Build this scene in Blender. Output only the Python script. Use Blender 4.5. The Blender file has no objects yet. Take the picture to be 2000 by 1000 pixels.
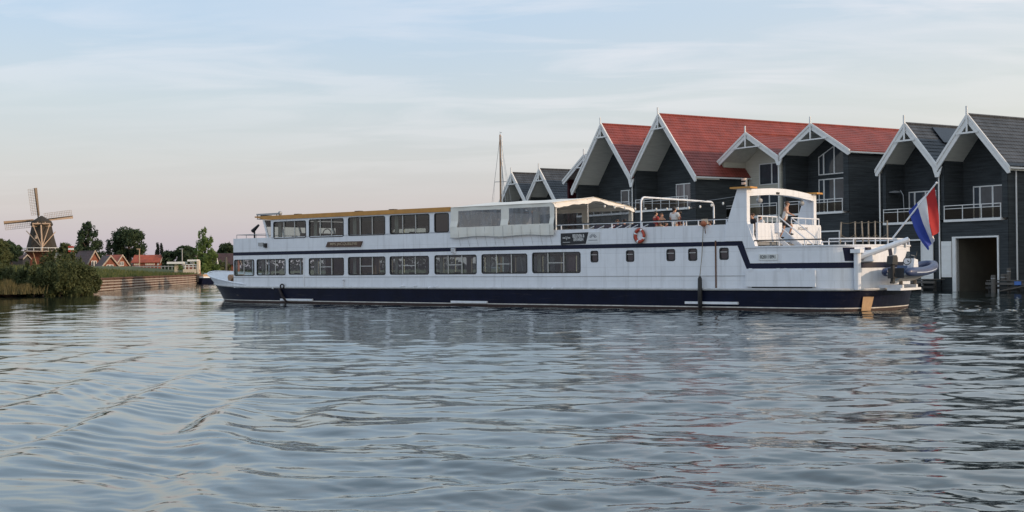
import bpy, bmesh, math, random
import numpy as np
from mathutils import Vector, Matrix
random.seed(7); RNG = np.random.default_rng(7)
SC = bpy.context.scene; COL = SC.collection
R = math.radians

# ------------------------------------------------------------------ camera
F, CH, YH, ROLL = 2450.0, 2.1, 519.0, 0.01
p_ = math.atan2(YH-500, F)
fwd = Vector((0, math.cos(p_), math.sin(p_))); u0 = Vector((0, -math.sin(p_), math.cos(p_))); r0 = Vector((1, 0, 0))
rt = math.cos(ROLL)*r0-math.sin(ROLL)*u0; up = math.cos(ROLL)*u0+math.sin(ROLL)*r0
CAM = Vector((0, 0, CH))
cd = bpy.data.cameras.new('camera'); cam = bpy.data.objects.new('camera', cd); COL.objects.link(cam)
cd.sensor_width = 36; cd.lens = F/2000*36; cd.clip_start = .1; cd.clip_end = 9000
m = Matrix.Identity(4)
for i, a in enumerate((rt, up, -fwd)):
    for j in range(3): m[j][i] = a[j]
m.translation = CAM; cam.matrix_world = m
SC.camera = cam
SC.view_settings.view_transform = 'Standard'; SC.view_settings.look = 'None'
SC.view_settings.gamma = 1; SC.view_settings.use_curve_mapping = False
SC.view_settings.exposure = 0.30

# ------------------------------------------------------------------ sky and sun
SUN_AZ, SUN_EL = R(-22), R(13.5)                       # direction towards the sun, azimuth from +X
wd = bpy.data.worlds.new('World'); SC.world = wd; wd.use_nodes = True
nt = wd.node_tree; nt.nodes.clear()
def N(t, k, **kw):
    n = t.nodes.new(k)
    for a, b in kw.items(): setattr(n, a, b)
    return n
def math_n(t, op, a, b=None, clamp=False):
    n = N(t, 'ShaderNodeMath', operation=op, use_clamp=clamp)
    for i, x in enumerate((a, b)):
        if x is None: continue
        if isinstance(x, (int, float)): n.inputs[i].default_value = x
        else: t.links.new(x, n.inputs[i])
    return n.outputs[0]
def mixc(t, fac, a, b, blend='MIX'):
    n = N(t, 'ShaderNodeMix', data_type='RGBA', blend_type=blend)
    for i, x in ((0, fac), (6, a), (7, b)):
        if isinstance(x, (int, float)): n.inputs[i].default_value = x
        elif isinstance(x, (tuple, list)): n.inputs[i].default_value = (*x, 1)[:4]
        else: t.links.new(x, n.inputs[i])
    return n.outputs[2]
def ramp(t, fac, stops, interp='LINEAR'):
    n = N(t, 'ShaderNodeValToRGB'); e = n.color_ramp.elements; n.color_ramp.interpolation = interp
    while len(e) < len(stops): e.new(.5)
    for q, (p, c) in zip(e, stops): q.position = p; q.color = (*c, 1)
    t.links.new(fac, n.inputs[0]); return n.outputs[0]
tc = N(nt, 'ShaderNodeTexCoord'); nrm = N(nt, 'ShaderNodeVectorMath', operation='NORMALIZE')
nt.links.new(tc.outputs['Generated'], nrm.inputs[0])
sep = N(nt, 'ShaderNodeSeparateXYZ'); nt.links.new(nrm.outputs[0], sep.inputs[0])
sx_, sy_, sz_ = sep.outputs
sky = N(nt, 'ShaderNodeTexSky', sky_type='NISHITA'); sky.sun_disc = False
sky.sun_elevation = SUN_EL; sky.sun_rotation = R(90)-SUN_AZ; sky.air_density = 1.2; sky.dust_density = 1.5; sky.ozone_density = 1.5
zc = math_n(nt, 'MAXIMUM', sz_, 0.0)
grad = ramp(nt, math_n(nt, 'POWER', zc, .5), [
    (0.0, (.300, .275, .350)), (.14, (.335, .300, .340)), (.22, (.362, .335, .345)), (.29, (.370, .372, .382)), (.36, (.355, .395, .428)),
    (.44, (.305, .385, .482)), (.56, (.320, .405, .500)), (.75, (.295, .385, .485)), (1.0, (.25, .34, .45))])
# warm afterglow towards the sun's side of the sky, wide and even
sdir = (math.cos(SUN_AZ), math.sin(SUN_AZ))
toward = math_n(nt, 'ADD', math_n(nt, 'MULTIPLY', sx_, sdir[0]), math_n(nt, 'MULTIPLY', sy_, sdir[1]))
glow = math_n(nt, 'MULTIPLY', math_n(nt, 'MULTIPLY', math_n(nt, 'ADD', toward, .42), .62, True), math_n(nt, 'SUBTRACT', 1.0, math_n(nt, 'MULTIPLY', zc, 1.3, True)), True)
grad = mixc(nt, glow, grad, (.66, .58, .44))
# thin cirrus: noise on a plane above, stretched along the wind
den = math_n(nt, 'ADD', zc, .10)
cmb = N(nt, 'ShaderNodeCombineXYZ'); nt.links.new(math_n(nt, 'DIVIDE', sx_, den), cmb.inputs[0]); nt.links.new(math_n(nt, 'DIVIDE', sy_, den), cmb.inputs[1])
mp = N(nt, 'ShaderNodeMapping'); mp.inputs['Rotation'].default_value = (0, 0, R(24)); mp.inputs['Scale'].default_value = (.75, 1.7, 1)
nt.links.new(cmb.outputs[0], mp.inputs[0])
n1 = N(nt, 'ShaderNodeTexNoise'); n1.inputs['Scale'].default_value = 1.7; n1.inputs['Detail'].default_value = 7; n1.inputs['Roughness'].default_value = .55; n1.inputs['Distortion'].default_value = .6
nt.links.new(mp.outputs[0], n1.inputs['Vector'])
n2 = N(nt, 'ShaderNodeTexNoise'); n2.inputs['Scale'].default_value = .35; n2.inputs['Detail'].default_value = 2
nt.links.new(cmb.outputs[0], n2.inputs['Vector'])
cl = N(nt, 'ShaderNodeMapRange'); cl.inputs[1].default_value = .43; cl.inputs[2].default_value = .60; nt.links.new(n1.outputs[0], cl.inputs[0])
cl2 = N(nt, 'ShaderNodeMapRange'); cl2.inputs[1].default_value = .36; cl2.inputs[2].default_value = .62; nt.links.new(n2.outputs[0], cl2.inputs[0])
lift = N(nt, 'ShaderNodeMapRange'); lift.inputs[1].default_value = .03; lift.inputs[2].default_value = .20; nt.links.new(zc, lift.inputs[0])
cf = math_n(nt, 'MULTIPLY', math_n(nt, 'MULTIPLY', cl.outputs[0], cl2.outputs[0]), math_n(nt, 'MULTIPLY', lift.outputs[0], .72), True)
ccol = mixc(nt, math_n(nt, 'MULTIPLY', math_n(nt, 'ADD', toward, .1), 1.3, True), (.545, .525, .55), (.62, .59, .52))
grad = mixc(nt, cf, grad, ccol)
BG = .10
scl = N(nt, 'ShaderNodeVectorMath', operation='SCALE'); nt.links.new(grad, scl.inputs[0]); scl.inputs['Scale'].default_value = 1/BG
fin = mixc(nt, .86, sky.outputs[0], scl.outputs[0])
bg = N(nt, 'ShaderNodeBackground'); bg.inputs[1].default_value = .145; nt.links.new(fin, bg.inputs[0])
wo = N(nt, 'ShaderNodeOutputWorld'); nt.links.new(bg.outputs[0], wo.inputs[0])
sl = bpy.data.lights.new('sun', 'SUN'); sl.energy = 2.0; sl.angle = R(.6); sl.color = (1, .73, .50)
so = bpy.data.objects.new('sun', sl); COL.objects.link(so)
sd = Vector((math.cos(SUN_AZ)*math.cos(SUN_EL), math.sin(SUN_AZ)*math.cos(SUN_EL), math.sin(SUN_EL)))
so.rotation_euler = sd.to_track_quat('Z', 'Y').to_euler(); so.location = sd*300

# ------------------------------------------------------------------ helpers
def ray(px, py): return fwd*F+rt*(px-1000)+up*(500-py)
def W(px, py, D):                       # the point at distance D in front of the camera seen at a photo pixel
    d = ray(px, py); return CAM+d*(D/d.y)
def proj(P):
    d = P-CAM; return 1000+F*d.dot(rt)/d.dot(fwd), 500-F*d.dot(up)/d.dot(fwd)
class Frame:
    def __init__(s, dx, dy, o):
        n = math.hypot(dx, dy); s.X = Vector((dx/n, dy/n, 0)); s.Y = Vector((-dy/n, dx/n, 0)); s.o = Vector(o); s.rot = math.atan2(dy, dx)
    def on(s, px, py, yo=0):            # photo pixel -> (x, z) in the vertical plane y = yo of this frame
        d = ray(px, py); t = ((s.o-CAM).dot(s.Y)+yo)/d.dot(s.Y); P = CAM+d*t-s.o; return P.dot(s.X), P.z
    def w(s, x, y, z=0): return s.o+s.X*x+s.Y*y+Vector((0, 0, z))
class MB:
    def __init__(s): s.v = []; s.f = []
    def add(s, v, f):
        n = len(s.v); s.v += [tuple(a) for a in v]; s.f += [tuple(i+n for i in q) for q in f]; return s
    def box(s, x0, x1, y0, y1, z0, z1):
        return s.add([(x0,y0,z0),(x1,y0,z0),(x1,y1,z0),(x0,y1,z0),(x0,y0,z1),(x1,y0,z1),(x1,y1,z1),(x0,y1,z1)],
                     [(0,3,2,1),(4,5,6,7),(0,1,5,4),(1,2,6,5),(2,3,7,6),(3,0,4,7)])
    def quad(s, a, b, c, d): return s.add([a, b, c, d], [(0, 1, 2, 3)])
    def prism(s, poly, t0, t1, ax='y'):  # polygon in (x,z) pushed along y; ax 'x': (y,z) along x; 'z': (x,y) along z
        def g(a, b, t): return (a, t, b) if ax == 'y' else ((t, a, b) if ax == 'x' else (a, b, t))
        n = len(poly); v = [g(a, b, t0) for a, b in poly]+[g(a, b, t1) for a, b in poly]
        f = [tuple(range(n)), tuple(range(2*n-1, n-1, -1))]+[(i, i+n, (i+1) % n+n, (i+1) % n) for i in range(n)]
        return s.add(v, f)
    def tube(s, pts, r, n=6, closed=False, caps=True):
        pts = [Vector(p) for p in pts]; m = len(pts); rr = r if isinstance(r, (list, tuple)) else [r]*m
        v = []; prev = None
        for i, p in enumerate(pts):
            if closed: d = pts[(i+1) % m]-pts[i-1]
            else: d = pts[min(i+1, m-1)]-pts[max(i-1, 0)]
            d.normalize()
            if prev is None:
                a = Vector((0, 0, 1)) if abs(d.z) < .9 else Vector((1, 0, 0)); e = d.cross(a).normalized()
            else:
                e = (prev-d*prev.dot(d)).normalized()
            prev = e; g = d.cross(e)
            v += [p+(e*math.cos(2*math.pi*k/n)+g*math.sin(2*math.pi*k/n))*rr[i] for k in range(n)]
        f = []
        for i in range(m if closed else m-1):
            j = (i+1) % m
            f += [(i*n+k, i*n+(k+1) % n, j*n+(k+1) % n, j*n+k) for k in range(n)]
        if caps and not closed: f += [tuple(range(n-1, -1, -1)), tuple((m-1)*n+k for k in range(n))]
        return s.add(v, f)
    def lathe(s, prof, c=(0, 0, 0), n=12):
        v = [(c[0]+r*math.cos(2*math.pi*k/n), c[1]+r*math.sin(2*math.pi*k/n), c[2]+z) for r, z in prof for k in range(n)]
        f = [(i*n+k, i*n+(k+1) % n, (i+1)*n+(k+1) % n, (i+1)*n+k) for i in range(len(prof)-1) for k in range(n)]
        f += [tuple(range(n-1, -1, -1)), tuple((len(prof)-1)*n+k for k in range(n))]
        return s.add(v, f)
    def ball(s, c, rx, ry=None, rz=None, n=10, m_=6):
        ry = ry or rx; rz = rz or rx
        v = [(c[0], c[1], c[2]-rz)]
        for i in range(1, m_):
            a = -math.pi/2+math.pi*i/m_
            v += [(c[0]+rx*math.cos(a)*math.cos(2*math.pi*k/n), c[1]+ry*math.cos(a)*math.sin(2*math.pi*k/n), c[2]+rz*math.sin(a)) for k in range(n)]
        v.append((c[0], c[1], c[2]+rz)); t = len(v)-1
        f = [(0, 1+(k+1) % n, 1+k) for k in range(n)]
        for i in range(m_-2):
            f += [(1+i*n+k, 1+i*n+(k+1) % n, 1+(i+1)*n+(k+1) % n, 1+(i+1)*n+k) for k in range(n)]
        f += [(t, 1+(m_-2)*n+k, 1+(m_-2)*n+(k+1) % n) for k in range(n)]
        return s.add(v, f)
    def obj(s, name, mat, parent=None, smooth=False, fix=True):
        me = bpy.data.meshes.new(name); me.from_pydata(s.v, [], s.f)
        if fix:
            b = bmesh.new(); b.from_mesh(me); bmesh.ops.recalc_face_normals(b, faces=b.faces); b.to_mesh(me); b.free()
        if smooth: me.polygons.foreach_set('use_smooth', [True]*len(me.polygons))
        me.materials.append(mat)
        o = bpy.data.objects.new(name, me); COL.objects.link(o)
        if parent: o.parent = parent
        return o
def tag(o, label, cat, group=None):
    o['label'] = label; o['category'] = cat
    if group: o['group'] = group
    return o
def thing(name, label, cat, loc=(0, 0, 0), rz=0, group=None):
    o = bpy.data.objects.new(name, None); COL.objects.link(o); o.location = loc; o.rotation_euler = (0, 0, rz); o.empty_display_size = .2
    return tag(o, label, cat, group)
def kind(o, k): o['kind'] = k; return o
def copy_tree(o, parent=None):
    c = o.copy(); COL.objects.link(c)
    if parent: c.parent = parent
    for ch in list(o.children): copy_tree(ch, c)
    return c
def inst(src, parent, loc=(0, 0, 0), name=None):     # another piece sharing the same mesh
    c = src.copy(); COL.objects.link(c); c.parent = parent; c.location = loc
    return c

# ------------------------------------------------------------------ materials
def mat(name, col, rough=.6, var=.12, scale=4, bump=0, bscale=30, metal=0, spec=.5, streak=0, coat=0, col2=None, stretch=(1, 1, 1)):
    ma = bpy.data.materials.new(name); ma.use_nodes = True; t = ma.node_tree; b = t.nodes['Principled BSDF']
    tcn = N(t, 'ShaderNodeTexCoord'); mpn = N(t, 'ShaderNodeMapping'); mpn.inputs['Scale'].default_value = stretch
    t.links.new(tcn.outputs['Object'], mpn.inputs[0])
    ns = N(t, 'ShaderNodeTexNoise'); ns.inputs['Scale'].default_value = scale; ns.inputs['Detail'].default_value = 6; ns.inputs['Roughness'].default_value = .6
    t.links.new(mpn.outputs[0], ns.inputs['Vector'])
    c1 = tuple(x*(1-var) for x in col); c2 = col2 or tuple(min(1, x*(1+var)) for x in col)
    out = ramp(t, ns.outputs[0], [(.32, c1), (.68, c2)])
    if streak:
        m2 = N(t, 'ShaderNodeMapping'); m2.inputs['Scale'].default_value = (2.2, 2.2, .12); t.links.new(tcn.outputs['Object'], m2.inputs[0])
        s2 = N(t, 'ShaderNodeTexNoise'); s2.inputs['Scale'].default_value = 1.6; s2.inputs['Detail'].default_value = 8; s2.inputs['Roughness'].default_value = .7
        t.links.new(m2.outputs[0], s2.inputs['Vector'])
        k = N(t, 'ShaderNodeMapRange'); k.inputs[1].default_value = .52; k.inputs[2].default_value = .74; k.inputs[4].default_value = streak; t.links.new(s2.outputs[0], k.inputs[0])
        out = mixc(t, k.outputs[0], out, tuple(x*.45+y for x, y in zip(col, (.03, .018, .006))))
    t.links.new(out, b.inputs['Base Color'])
    b.inputs['Roughness'].default_value = rough; b.inputs['Metallic'].default_value = metal; b.inputs['Specular IOR Level'].default_value = spec
    if coat: b.inputs['Coat Weight'].default_value = coat; b.inputs['Coat Roughness'].default_value = .15
    if bump:
        n3 = N(t, 'ShaderNodeTexNoise'); n3.inputs['Scale'].default_value = bscale; n3.inputs['Detail'].default_value = 4; t.links.new(mpn.outputs[0], n3.inputs['Vector'])
        bp = N(t, 'ShaderNodeBump'); bp.inputs['Strength'].default_value = bump; bp.inputs['Distance'].default_value = .02; t.links.new(n3.outputs[0], bp.inputs['Height']); t.links.new(bp.outputs[0], b.inputs['Normal'])
    return ma
def plates(ma, w, h, dark=.86, scuff=0):
    t = ma.node_tree; b = t.nodes['Principled BSDF']; tcn = N(t, 'ShaderNodeTexCoord'); sp = N(t, 'ShaderNodeSeparateXYZ'); cb = N(t, 'ShaderNodeCombineXYZ')
    t.links.new(tcn.outputs['Object'], sp.inputs[0]); t.links.new(sp.outputs[0], cb.inputs[0]); t.links.new(sp.outputs[2], cb.inputs[1])
    br = N(t, 'ShaderNodeTexBrick'); br.inputs['Scale'].default_value = 1; br.inputs['Brick Width'].default_value = w; br.inputs['Row Height'].default_value = h; br.inputs['Mortar Size'].default_value = .012; br.inputs['Mortar Smooth'].default_value = .6
    br.inputs['Color1'].default_value = (1, 1, 1, 1); br.inputs['Color2'].default_value = (.965, .965, .97, 1); br.inputs['Mortar'].default_value = (dark, dark, dark*.99, 1); t.links.new(cb.outputs[0], br.inputs['Vector'])
    old = b.inputs['Base Color'].links[0].from_socket; t.links.new(mixc(t, 1.0, old, br.outputs['Color'], 'MULTIPLY'), b.inputs['Base Color'])
    if scuff:
        m3 = N(t, 'ShaderNodeMapping'); m3.inputs['Scale'].default_value = (.22, 1, 3.2); t.links.new(tcn.outputs['Object'], m3.inputs[0]); s3 = N(t, 'ShaderNodeTexNoise'); s3.inputs['Scale'].default_value = 2.2; s3.inputs['Detail'].default_value = 9; s3.inputs['Roughness'].default_value = .75
        t.links.new(m3.outputs[0], s3.inputs['Vector']); k3 = N(t, 'ShaderNodeMapRange'); k3.inputs[1].default_value = .56; k3.inputs[2].default_value = .74; k3.inputs[4].default_value = scuff; t.links.new(s3.outputs[0], k3.inputs[0])
        t.links.new(mixc(t, k3.outputs[0], b.inputs['Base Color'].links[0].from_socket, (.10, .085, .075)), b.inputs['Base Color'])
    ns = N(t, 'ShaderNodeTexNoise'); ns.inputs['Scale'].default_value = .9; ns.inputs['Detail'].default_value = 2; t.links.new(tcn.outputs['Object'], ns.inputs['Vector'])
    h_ = math_n(t, 'ADD', math_n(t, 'MULTIPLY', br.outputs['Fac'], -.18), ns.outputs[0]); bp = N(t, 'ShaderNodeBump'); bp.inputs['Strength'].default_value = .35; bp.inputs['Distance'].default_value = .03
    t.links.new(h_, bp.inputs['Height']); t.links.new(bp.outputs[0], b.inputs['Normal']); return ma
def glass(name, tint, refl=.08, rough=.02, milk=0, milkcol=(.6, .62, .65)):
    ma = bpy.data.materials.new(name); ma.use_nodes = True; t = ma.node_tree; t.nodes.clear()
    tr = N(t, 'ShaderNodeBsdfTransparent'); tr.inputs[0].default_value = (*tint, 1)
    gl = N(t, 'ShaderNodeBsdfGlossy'); gl.inputs['Roughness'].default_value = rough; gl.inputs[0].default_value = (.9, .92, .95, 1)
    fr = N(t, 'ShaderNodeLayerWeight'); fr.inputs[0].default_value = .5
    mx = N(t, 'ShaderNodeMixShader'); t.links.new(math_n(t, 'ADD', math_n(t, 'MULTIPLY', math_n(t, 'POWER', fr.outputs['Facing'], 4.0), .6), refl*.45, True), mx.inputs[0])
    base = tr.outputs[0]
    if milk:
        df = N(t, 'ShaderNodeBsdfDiffuse'); df.inputs[0].default_value = (*milkcol, 1); m2 = N(t, 'ShaderNodeMixShader')
        tcn = N(t, 'ShaderNodeTexCoord'); mpn = N(t, 'ShaderNodeMapping'); mpn.inputs['Scale'].default_value = (2.5, 2.5, .5); t.links.new(tcn.outputs['Object'], mpn.inputs[0])
        ns = N(t, 'ShaderNodeTexNoise'); ns.inputs['Scale'].default_value = 1.3; t.links.new(mpn.outputs[0], ns.inputs['Vector'])
        t.links.new(math_n(t, 'MULTIPLY', ns.outputs[0], milk*2, True), m2.inputs[0]); t.links.new(tr.outputs[0], m2.inputs[1]); t.links.new(df.outputs[0], m2.inputs[2]); base = m2.outputs[0]
    t.links.new(base, mx.inputs[1]); t.links.new(gl.outputs[0], mx.inputs[2])
    o = N(t, 'ShaderNodeOutputMaterial'); t.links.new(mx.outputs[0], o.inputs[0]); return ma
def leafmat(name, c1, c2, scale=.6, trans=.25):
    ma = bpy.data.materials.new(name); ma.use_nodes = True; t = ma.node_tree; b = t.nodes['Principled BSDF']
    tcn = N(t, 'ShaderNodeTexCoord'); ns = N(t, 'ShaderNodeTexNoise'); ns.inputs['Scale'].default_value = scale; ns.inputs['Detail'].default_value = 5; ns.inputs['Roughness'].default_value = .75
    t.links.new(tcn.outputs['Object'], ns.inputs['Vector']); c = ramp(t, ns.outputs[0], [(.34, c1), (.66, c2)])
    t.links.new(c, b.inputs['Base Color']); b.inputs['Roughness'].default_value = .7; b.inputs['Specular IOR Level'].default_value = .25
    tl = N(t, 'ShaderNodeBsdfTranslucent'); t.links.new(c, tl.inputs[0]); mx = N(t, 'ShaderNodeMixShader'); mx.inputs[0].default_value = trans
    t.links.new(b.outputs[0], mx.inputs[1]); t.links.new(tl.outputs[0], mx.inputs[2]); t.links.new(mx.outputs[0], t.nodes['Material Output'].inputs[0]); return ma

WHITE = mat('ship_white', (.775, .805, .86), .42, .04, 1.5, .12, 3, streak=.42)
WHITE2 = mat('trim_white', (.80, .80, .79), .45, .05, 3, .1, 20)
NAVY = mat('navy_paint', (.0052, .0082, .025), .45, .25, 1.2, .15, 3, streak=.15, spec=.12)
plates(WHITE, 2.6, .66); plates(NAVY, 3.1, .55, .8, .38)
NAVYS = mat('navy_stripe', (.008, .011, .034), .4, .12, 2, spec=.2)
BOOT = mat('boot_top', (.040, .020, .017), .6, .35, 5, .3, 12)
LINE = mat('waterline_white', (.62, .60, .57), .5, .25, 3)
OCHRE = mat('ochre_paint', (.52, .25, .055), .5, .12, 2, .1, 8, streak=.15)
BLACK = mat('black_rubber', (.014, .014, .016), .5, .2, 6)
GREY = mat('grey_metal', (.34, .35, .36), .4, .1, 5, metal=.3)
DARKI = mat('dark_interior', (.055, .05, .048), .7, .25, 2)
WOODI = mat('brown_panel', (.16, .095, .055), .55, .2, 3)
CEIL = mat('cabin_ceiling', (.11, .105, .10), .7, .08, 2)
CURT = mat('curtain_cloth', (.40, .39, .37), .85, .1, 4, .3, 30)
CANV = mat('cream_canvas', (.78, .77, .72), .85, .05, 1.4, .35, 5)
AWN = mat('awning_canvas', (.76, .72, .67), .85, .08, 2, .4, 6)
VINYL = glass('clear_vinyl', (.60, .62, .64), .07, .12, .30, (.42, .47, .53))
GLASS = glass('ship_glass', (.76, .80, .78), .10)
TINT = mat('dark_pane', (.012, .014, .017), .06, .2, 2, spec=.8)
HPANE = mat('house_pane', (.060, .070, .085), .06, .3, .7, spec=.40)
RED = mat('ring_red', (.42, .055, .03), .5, .12, 5)
TAN = mat('tan_patch', (.40, .25, .13), .6, .15, 4)
DECK = mat('deck_paint', (.22, .23, .24), .7, .12, 3)
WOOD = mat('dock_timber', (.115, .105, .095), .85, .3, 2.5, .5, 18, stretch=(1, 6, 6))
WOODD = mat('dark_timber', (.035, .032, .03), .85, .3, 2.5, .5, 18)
ROPE = mat('rope_fibre', (.20, .16, .11), .9, .2, 20)
SKIN = mat('skin', (.50, .28, .19), .55, .06, 8)
HAIR = mat('dark_hair', (.018, .012, .01), .6, .2, 30)
def cladmat(n, c, v=.2): return mat(n, c, .75, v, 1.3, .25, 25, stretch=(.35, .35, 6), spec=.12)
ANTH = cladmat('anthracite_boards', (.051, .058, .063), .32)
CREAM = cladmat('cream_boards', (.60, .585, .51), .1)
MAROON = cladmat('maroon_boards', (.055, .012, .016))
SOFF = mat('soffit_boards', (.68, .67, .61), .7, .1, 2, stretch=(6, .4, 6))
def tilemat(n, c, v):
    ma = mat(n, c, .55, v, .9, 0, 10)
    t = ma.node_tree; b = t.nodes['Principled BSDF']; tcn = N(t, 'ShaderNodeTexCoord'); w = N(t, 'ShaderNodeTexWave'); w.bands_direction = 'Y'
    w.inputs['Scale'].default_value = 1.05; w.inputs['Distortion'].default_value = .25; w.inputs['Detail'].default_value = 1; t.links.new(tcn.outputs['Object'], w.inputs['Vector'])
    bp = N(t, 'ShaderNodeBump'); bp.inputs['Strength'].default_value = .3; bp.inputs['Distance'].default_value = .04; t.links.new(w.outputs[0], bp.inputs['Height']); t.links.new(bp.outputs[0], b.inputs['Normal'])
    return ma
REDT = tilemat('red_tiles', (.235, .050, .038), .24)
SLATE = tilemat('slate_tiles', (.052, .058, .068), .38)
OLDT = tilemat('brown_tiles', (.075, .038, .034), .3)
ORT = tilemat('orange_tiles', (.38, .085, .04), .25)
BRICK = mat('red_brick', (.22, .075, .045), .8, .25, 3, .4, 25)
THATCH = mat('dark_thatch', (.040, .033, .026), .9, .25, 1.2, .5, 8, stretch=(3, 3, .4))
PALEW = mat('pale_timber', (.46, .33, .23), .7, .15, 2)
BROWNW = mat('brown_timber', (.13, .065, .04), .85, .3, 2, .4, 12)
PALEB = mat('weathered_board', (.40, .33, .27), .8, .22, 1.5, .4, 14, stretch=(.5, 4, 4))
PLAST = mat('pale_plaster', (.62, .53, .42), .8, .1, 2)
GRASS = mat('grass_turf', (.055, .085, .022), .95, .4, .5, .8, 6, col2=(.11, .12, .04))
SOIL = mat('soil', (.10, .085, .05), .95, .35, .05, .5, 2, col2=(.07, .09, .035))
BARK = mat('bark', (.06, .047, .036), .9, .3, 5, .6, 14)
L_DARK = leafmat('dark_foliage', (.022, .042, .026), (.070, .105, .052), .45)
L_OAK = leafmat('oak_foliage', (.024, .044, .026), (.075, .108, .052), .4)
L_LIGHT = leafmat('light_foliage', (.080, .135, .038), (.21, .28, .095), .7, .35)
L_BUSH = leafmat('bush_foliage', (.048, .066, .026), (.150, .165, .070), .8, .35)
L_FAR = leafmat('far_foliage', (.020, .028, .030), (.045, .055, .050), .2)
REED = leafmat('reed_blades', (.075, .075, .030), (.20, .155, .07), 1.2, .3)

# ------------------------------------------------------------------ frames of the ship and of the row of boathouses
d_ = ray(1318, 604); O_SHIP = CAM+d_*(-CH/d_.z)
SH = Frame(3100, -2450, O_SHIP); B = 7.2
d_ = ray(1890, 510); q_ = CAM+d_*(87.5/d_.y)
HO = Frame(1500, -2450, (q_.x, q_.y, 0))

# ------------------------------------------------------------------ water
def build_water():
    nr, nc = 960, 940
    Y = 6.5*np.exp(np.linspace(0, math.log(260/6.5), nr)); u = np.linspace(-1, 1, nc)
    X = np.outer(.78*Y+5, u); YY = np.repeat(Y[:, None], nc, 1)
    dy = np.gradient(Y)[:, None]; H = np.zeros_like(X)
    def vn(x, y, s, seed):               # smooth value noise
        r = np.random.default_rng(seed); g = r.random((64, 64)); x = x*s+100.3; y = y*s+57.1
        xi = np.floor(x).astype(int); yi = np.floor(y).astype(int); fx = x-xi; fy = y-yi; fx = fx*fx*(3-2*fx); fy = fy*fy*(3-2*fy)
        a = g[xi % 64, yi % 64]; b = g[(xi+1) % 64, yi % 64]; c = g[xi % 64, (yi+1) % 64]; d = g[(xi+1) % 64, (yi+1) % 64]
        return (a*(1-fx)+b*fx)*(1-fy)+(c*(1-fx)+d*fx)*fy
    patch = vn(X, YY, .16, 3)*.6+vn(X, YY, .45, 4)*.4
    right = 1/(1+np.exp(-(X/YY+.14)*14))                        # the wind reaches the right-hand side, the lee on the left is smoother
    CH_ = np.zeros_like(X)
    for i in range(140):
        lam = math.exp(RNG.uniform(math.log(.15), math.log(3.0))); short = lam < 1.1
        sl_ = (.0112 if lam < .45 else .0125) if short else .0112; amp = sl_*lam/(2*math.pi); th = R(-96)+RNG.normal(0, .55 if short else .34)
        k = 2*math.pi/lam; ph = RNG.uniform(0, 6.28)
        att = np.clip((lam/dy-2.4)/2.4, 0, 1)
        cal = (.30+.80*right)*(.10+1.75*patch) if short else (.35+.65*right)*(.4+1.1*patch)
        CH_ += (sl_**2)*(1-att**2)*cal**2
        if not att.any(): continue
        wob = 5.5*vn(X, YY, .40/lam, 20+i)
        q = (np.sin(k*(X*math.cos(th)+YY*math.sin(th))+ph+wob)+1)/2
        H += amp*att*cal*(2*q**1.3-.94)
    # wake rollers coming in from the left, crests leaning away from the camera
    cx = X+.10*(YY-14)+.55*(vn(X, YY, .22, 8)-.5)*3
    env = np.exp(-((X/YY+.30)/.13)**2)*np.exp(-((np.log(YY)-2.75)/.62)**2)
    H += .060*env*(2*((np.sin(cx*2*math.pi/1.75+.5)+1)/2)**1.6-.9+.30*np.sin(cx*4*math.pi/1.75+1.2))*(.5+vn(X, YY, .5, 9))
    cx2 = .55*X+.9*YY+1.6*vn(X, YY, .55, 10)
    H += .011*env*np.sin(cx2*2*math.pi/.62)*(.3+1.2*vn(X, YY, .7, 11))
    # a lone wash line running towards the left bank
    a = W(-60, 615, 10); A = CAM+(ray(-60, 616))*(-CH/ray(-60, 616).z); Bp = CAM+(ray(310, 594))*(-CH/ray(310, 594).z)
    dv = (Bp-A); L = dv.length; dv /= L; s = (X-A.x)*dv.x+(YY-A.y)*dv.y; dd = -(X-A.x)*dv.y+(YY-A.y)*dv.x+.8*(vn(s, s*0, .25, 13)-.5)
    fade = np.clip(s/4+1, 0, 1)*np.clip((L-s)/14, 0, 1)
    H += .018*fade*np.exp(-(dd/.26)**2)*(.4+1.1*vn(s, s*0, .6, 14))
    # churned water astern and a small bow ripple
    st = SH.w(11.5, 3.4); ax, ay = SH.X.x, SH.X.y
    s = (X-st.x)*ax+(YY-st.y)*ay; t = -(X-st.x)*ay+(YY-st.y)*ax
    env2 = np.clip(s/1.5+1, 0, 1)*np.exp(-np.clip(s, 0, 99)/14)*np.exp(-(t/(2.4+.16*np.clip(s, 0, 99)))**2)
    H += .10*env2*(vn(X, YY, 1.5, 15)+.7*vn(X, YY, 3.2, 16)-.85)
    bw = SH.w(-36.5, 3.6); r2 = ((X-bw.x)**2+(YY-bw.y)**2)
    H += .05*np.exp(-r2/9)*np.sin(np.sqrt(r2)*5)
    co = np.stack([X, YY, H], -1).reshape(-1, 3)
    i = np.arange(nr-1)[:, None]*nc+np.arange(nc-1)[None]; f = np.stack([i, i+1, i+nc+1, i+nc], -1).reshape(-1, 4)
    big = np.array([[-900, -60, -.09], [900, -60, -.09], [900, 700, -.09], [-900, 700, -.09]]); n0 = len(co)
    co = np.concatenate([co, big]); f = np.concatenate([f, [[n0, n0+1, n0+2, n0+3]]])
    me = bpy.data.meshes.new('water'); me.vertices.add(len(co)); me.vertices.foreach_set('co', co.ravel())
    me.loops.add(f.size); me.loops.foreach_set('vertex_index', f.ravel()); me.polygons.add(len(f)); me.polygons.foreach_set('loop_start', np.arange(0, f.size, 4)); me.polygons.foreach_set('use_smooth', np.ones(len(f), bool))
    me.update(calc_edges=True)
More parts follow.
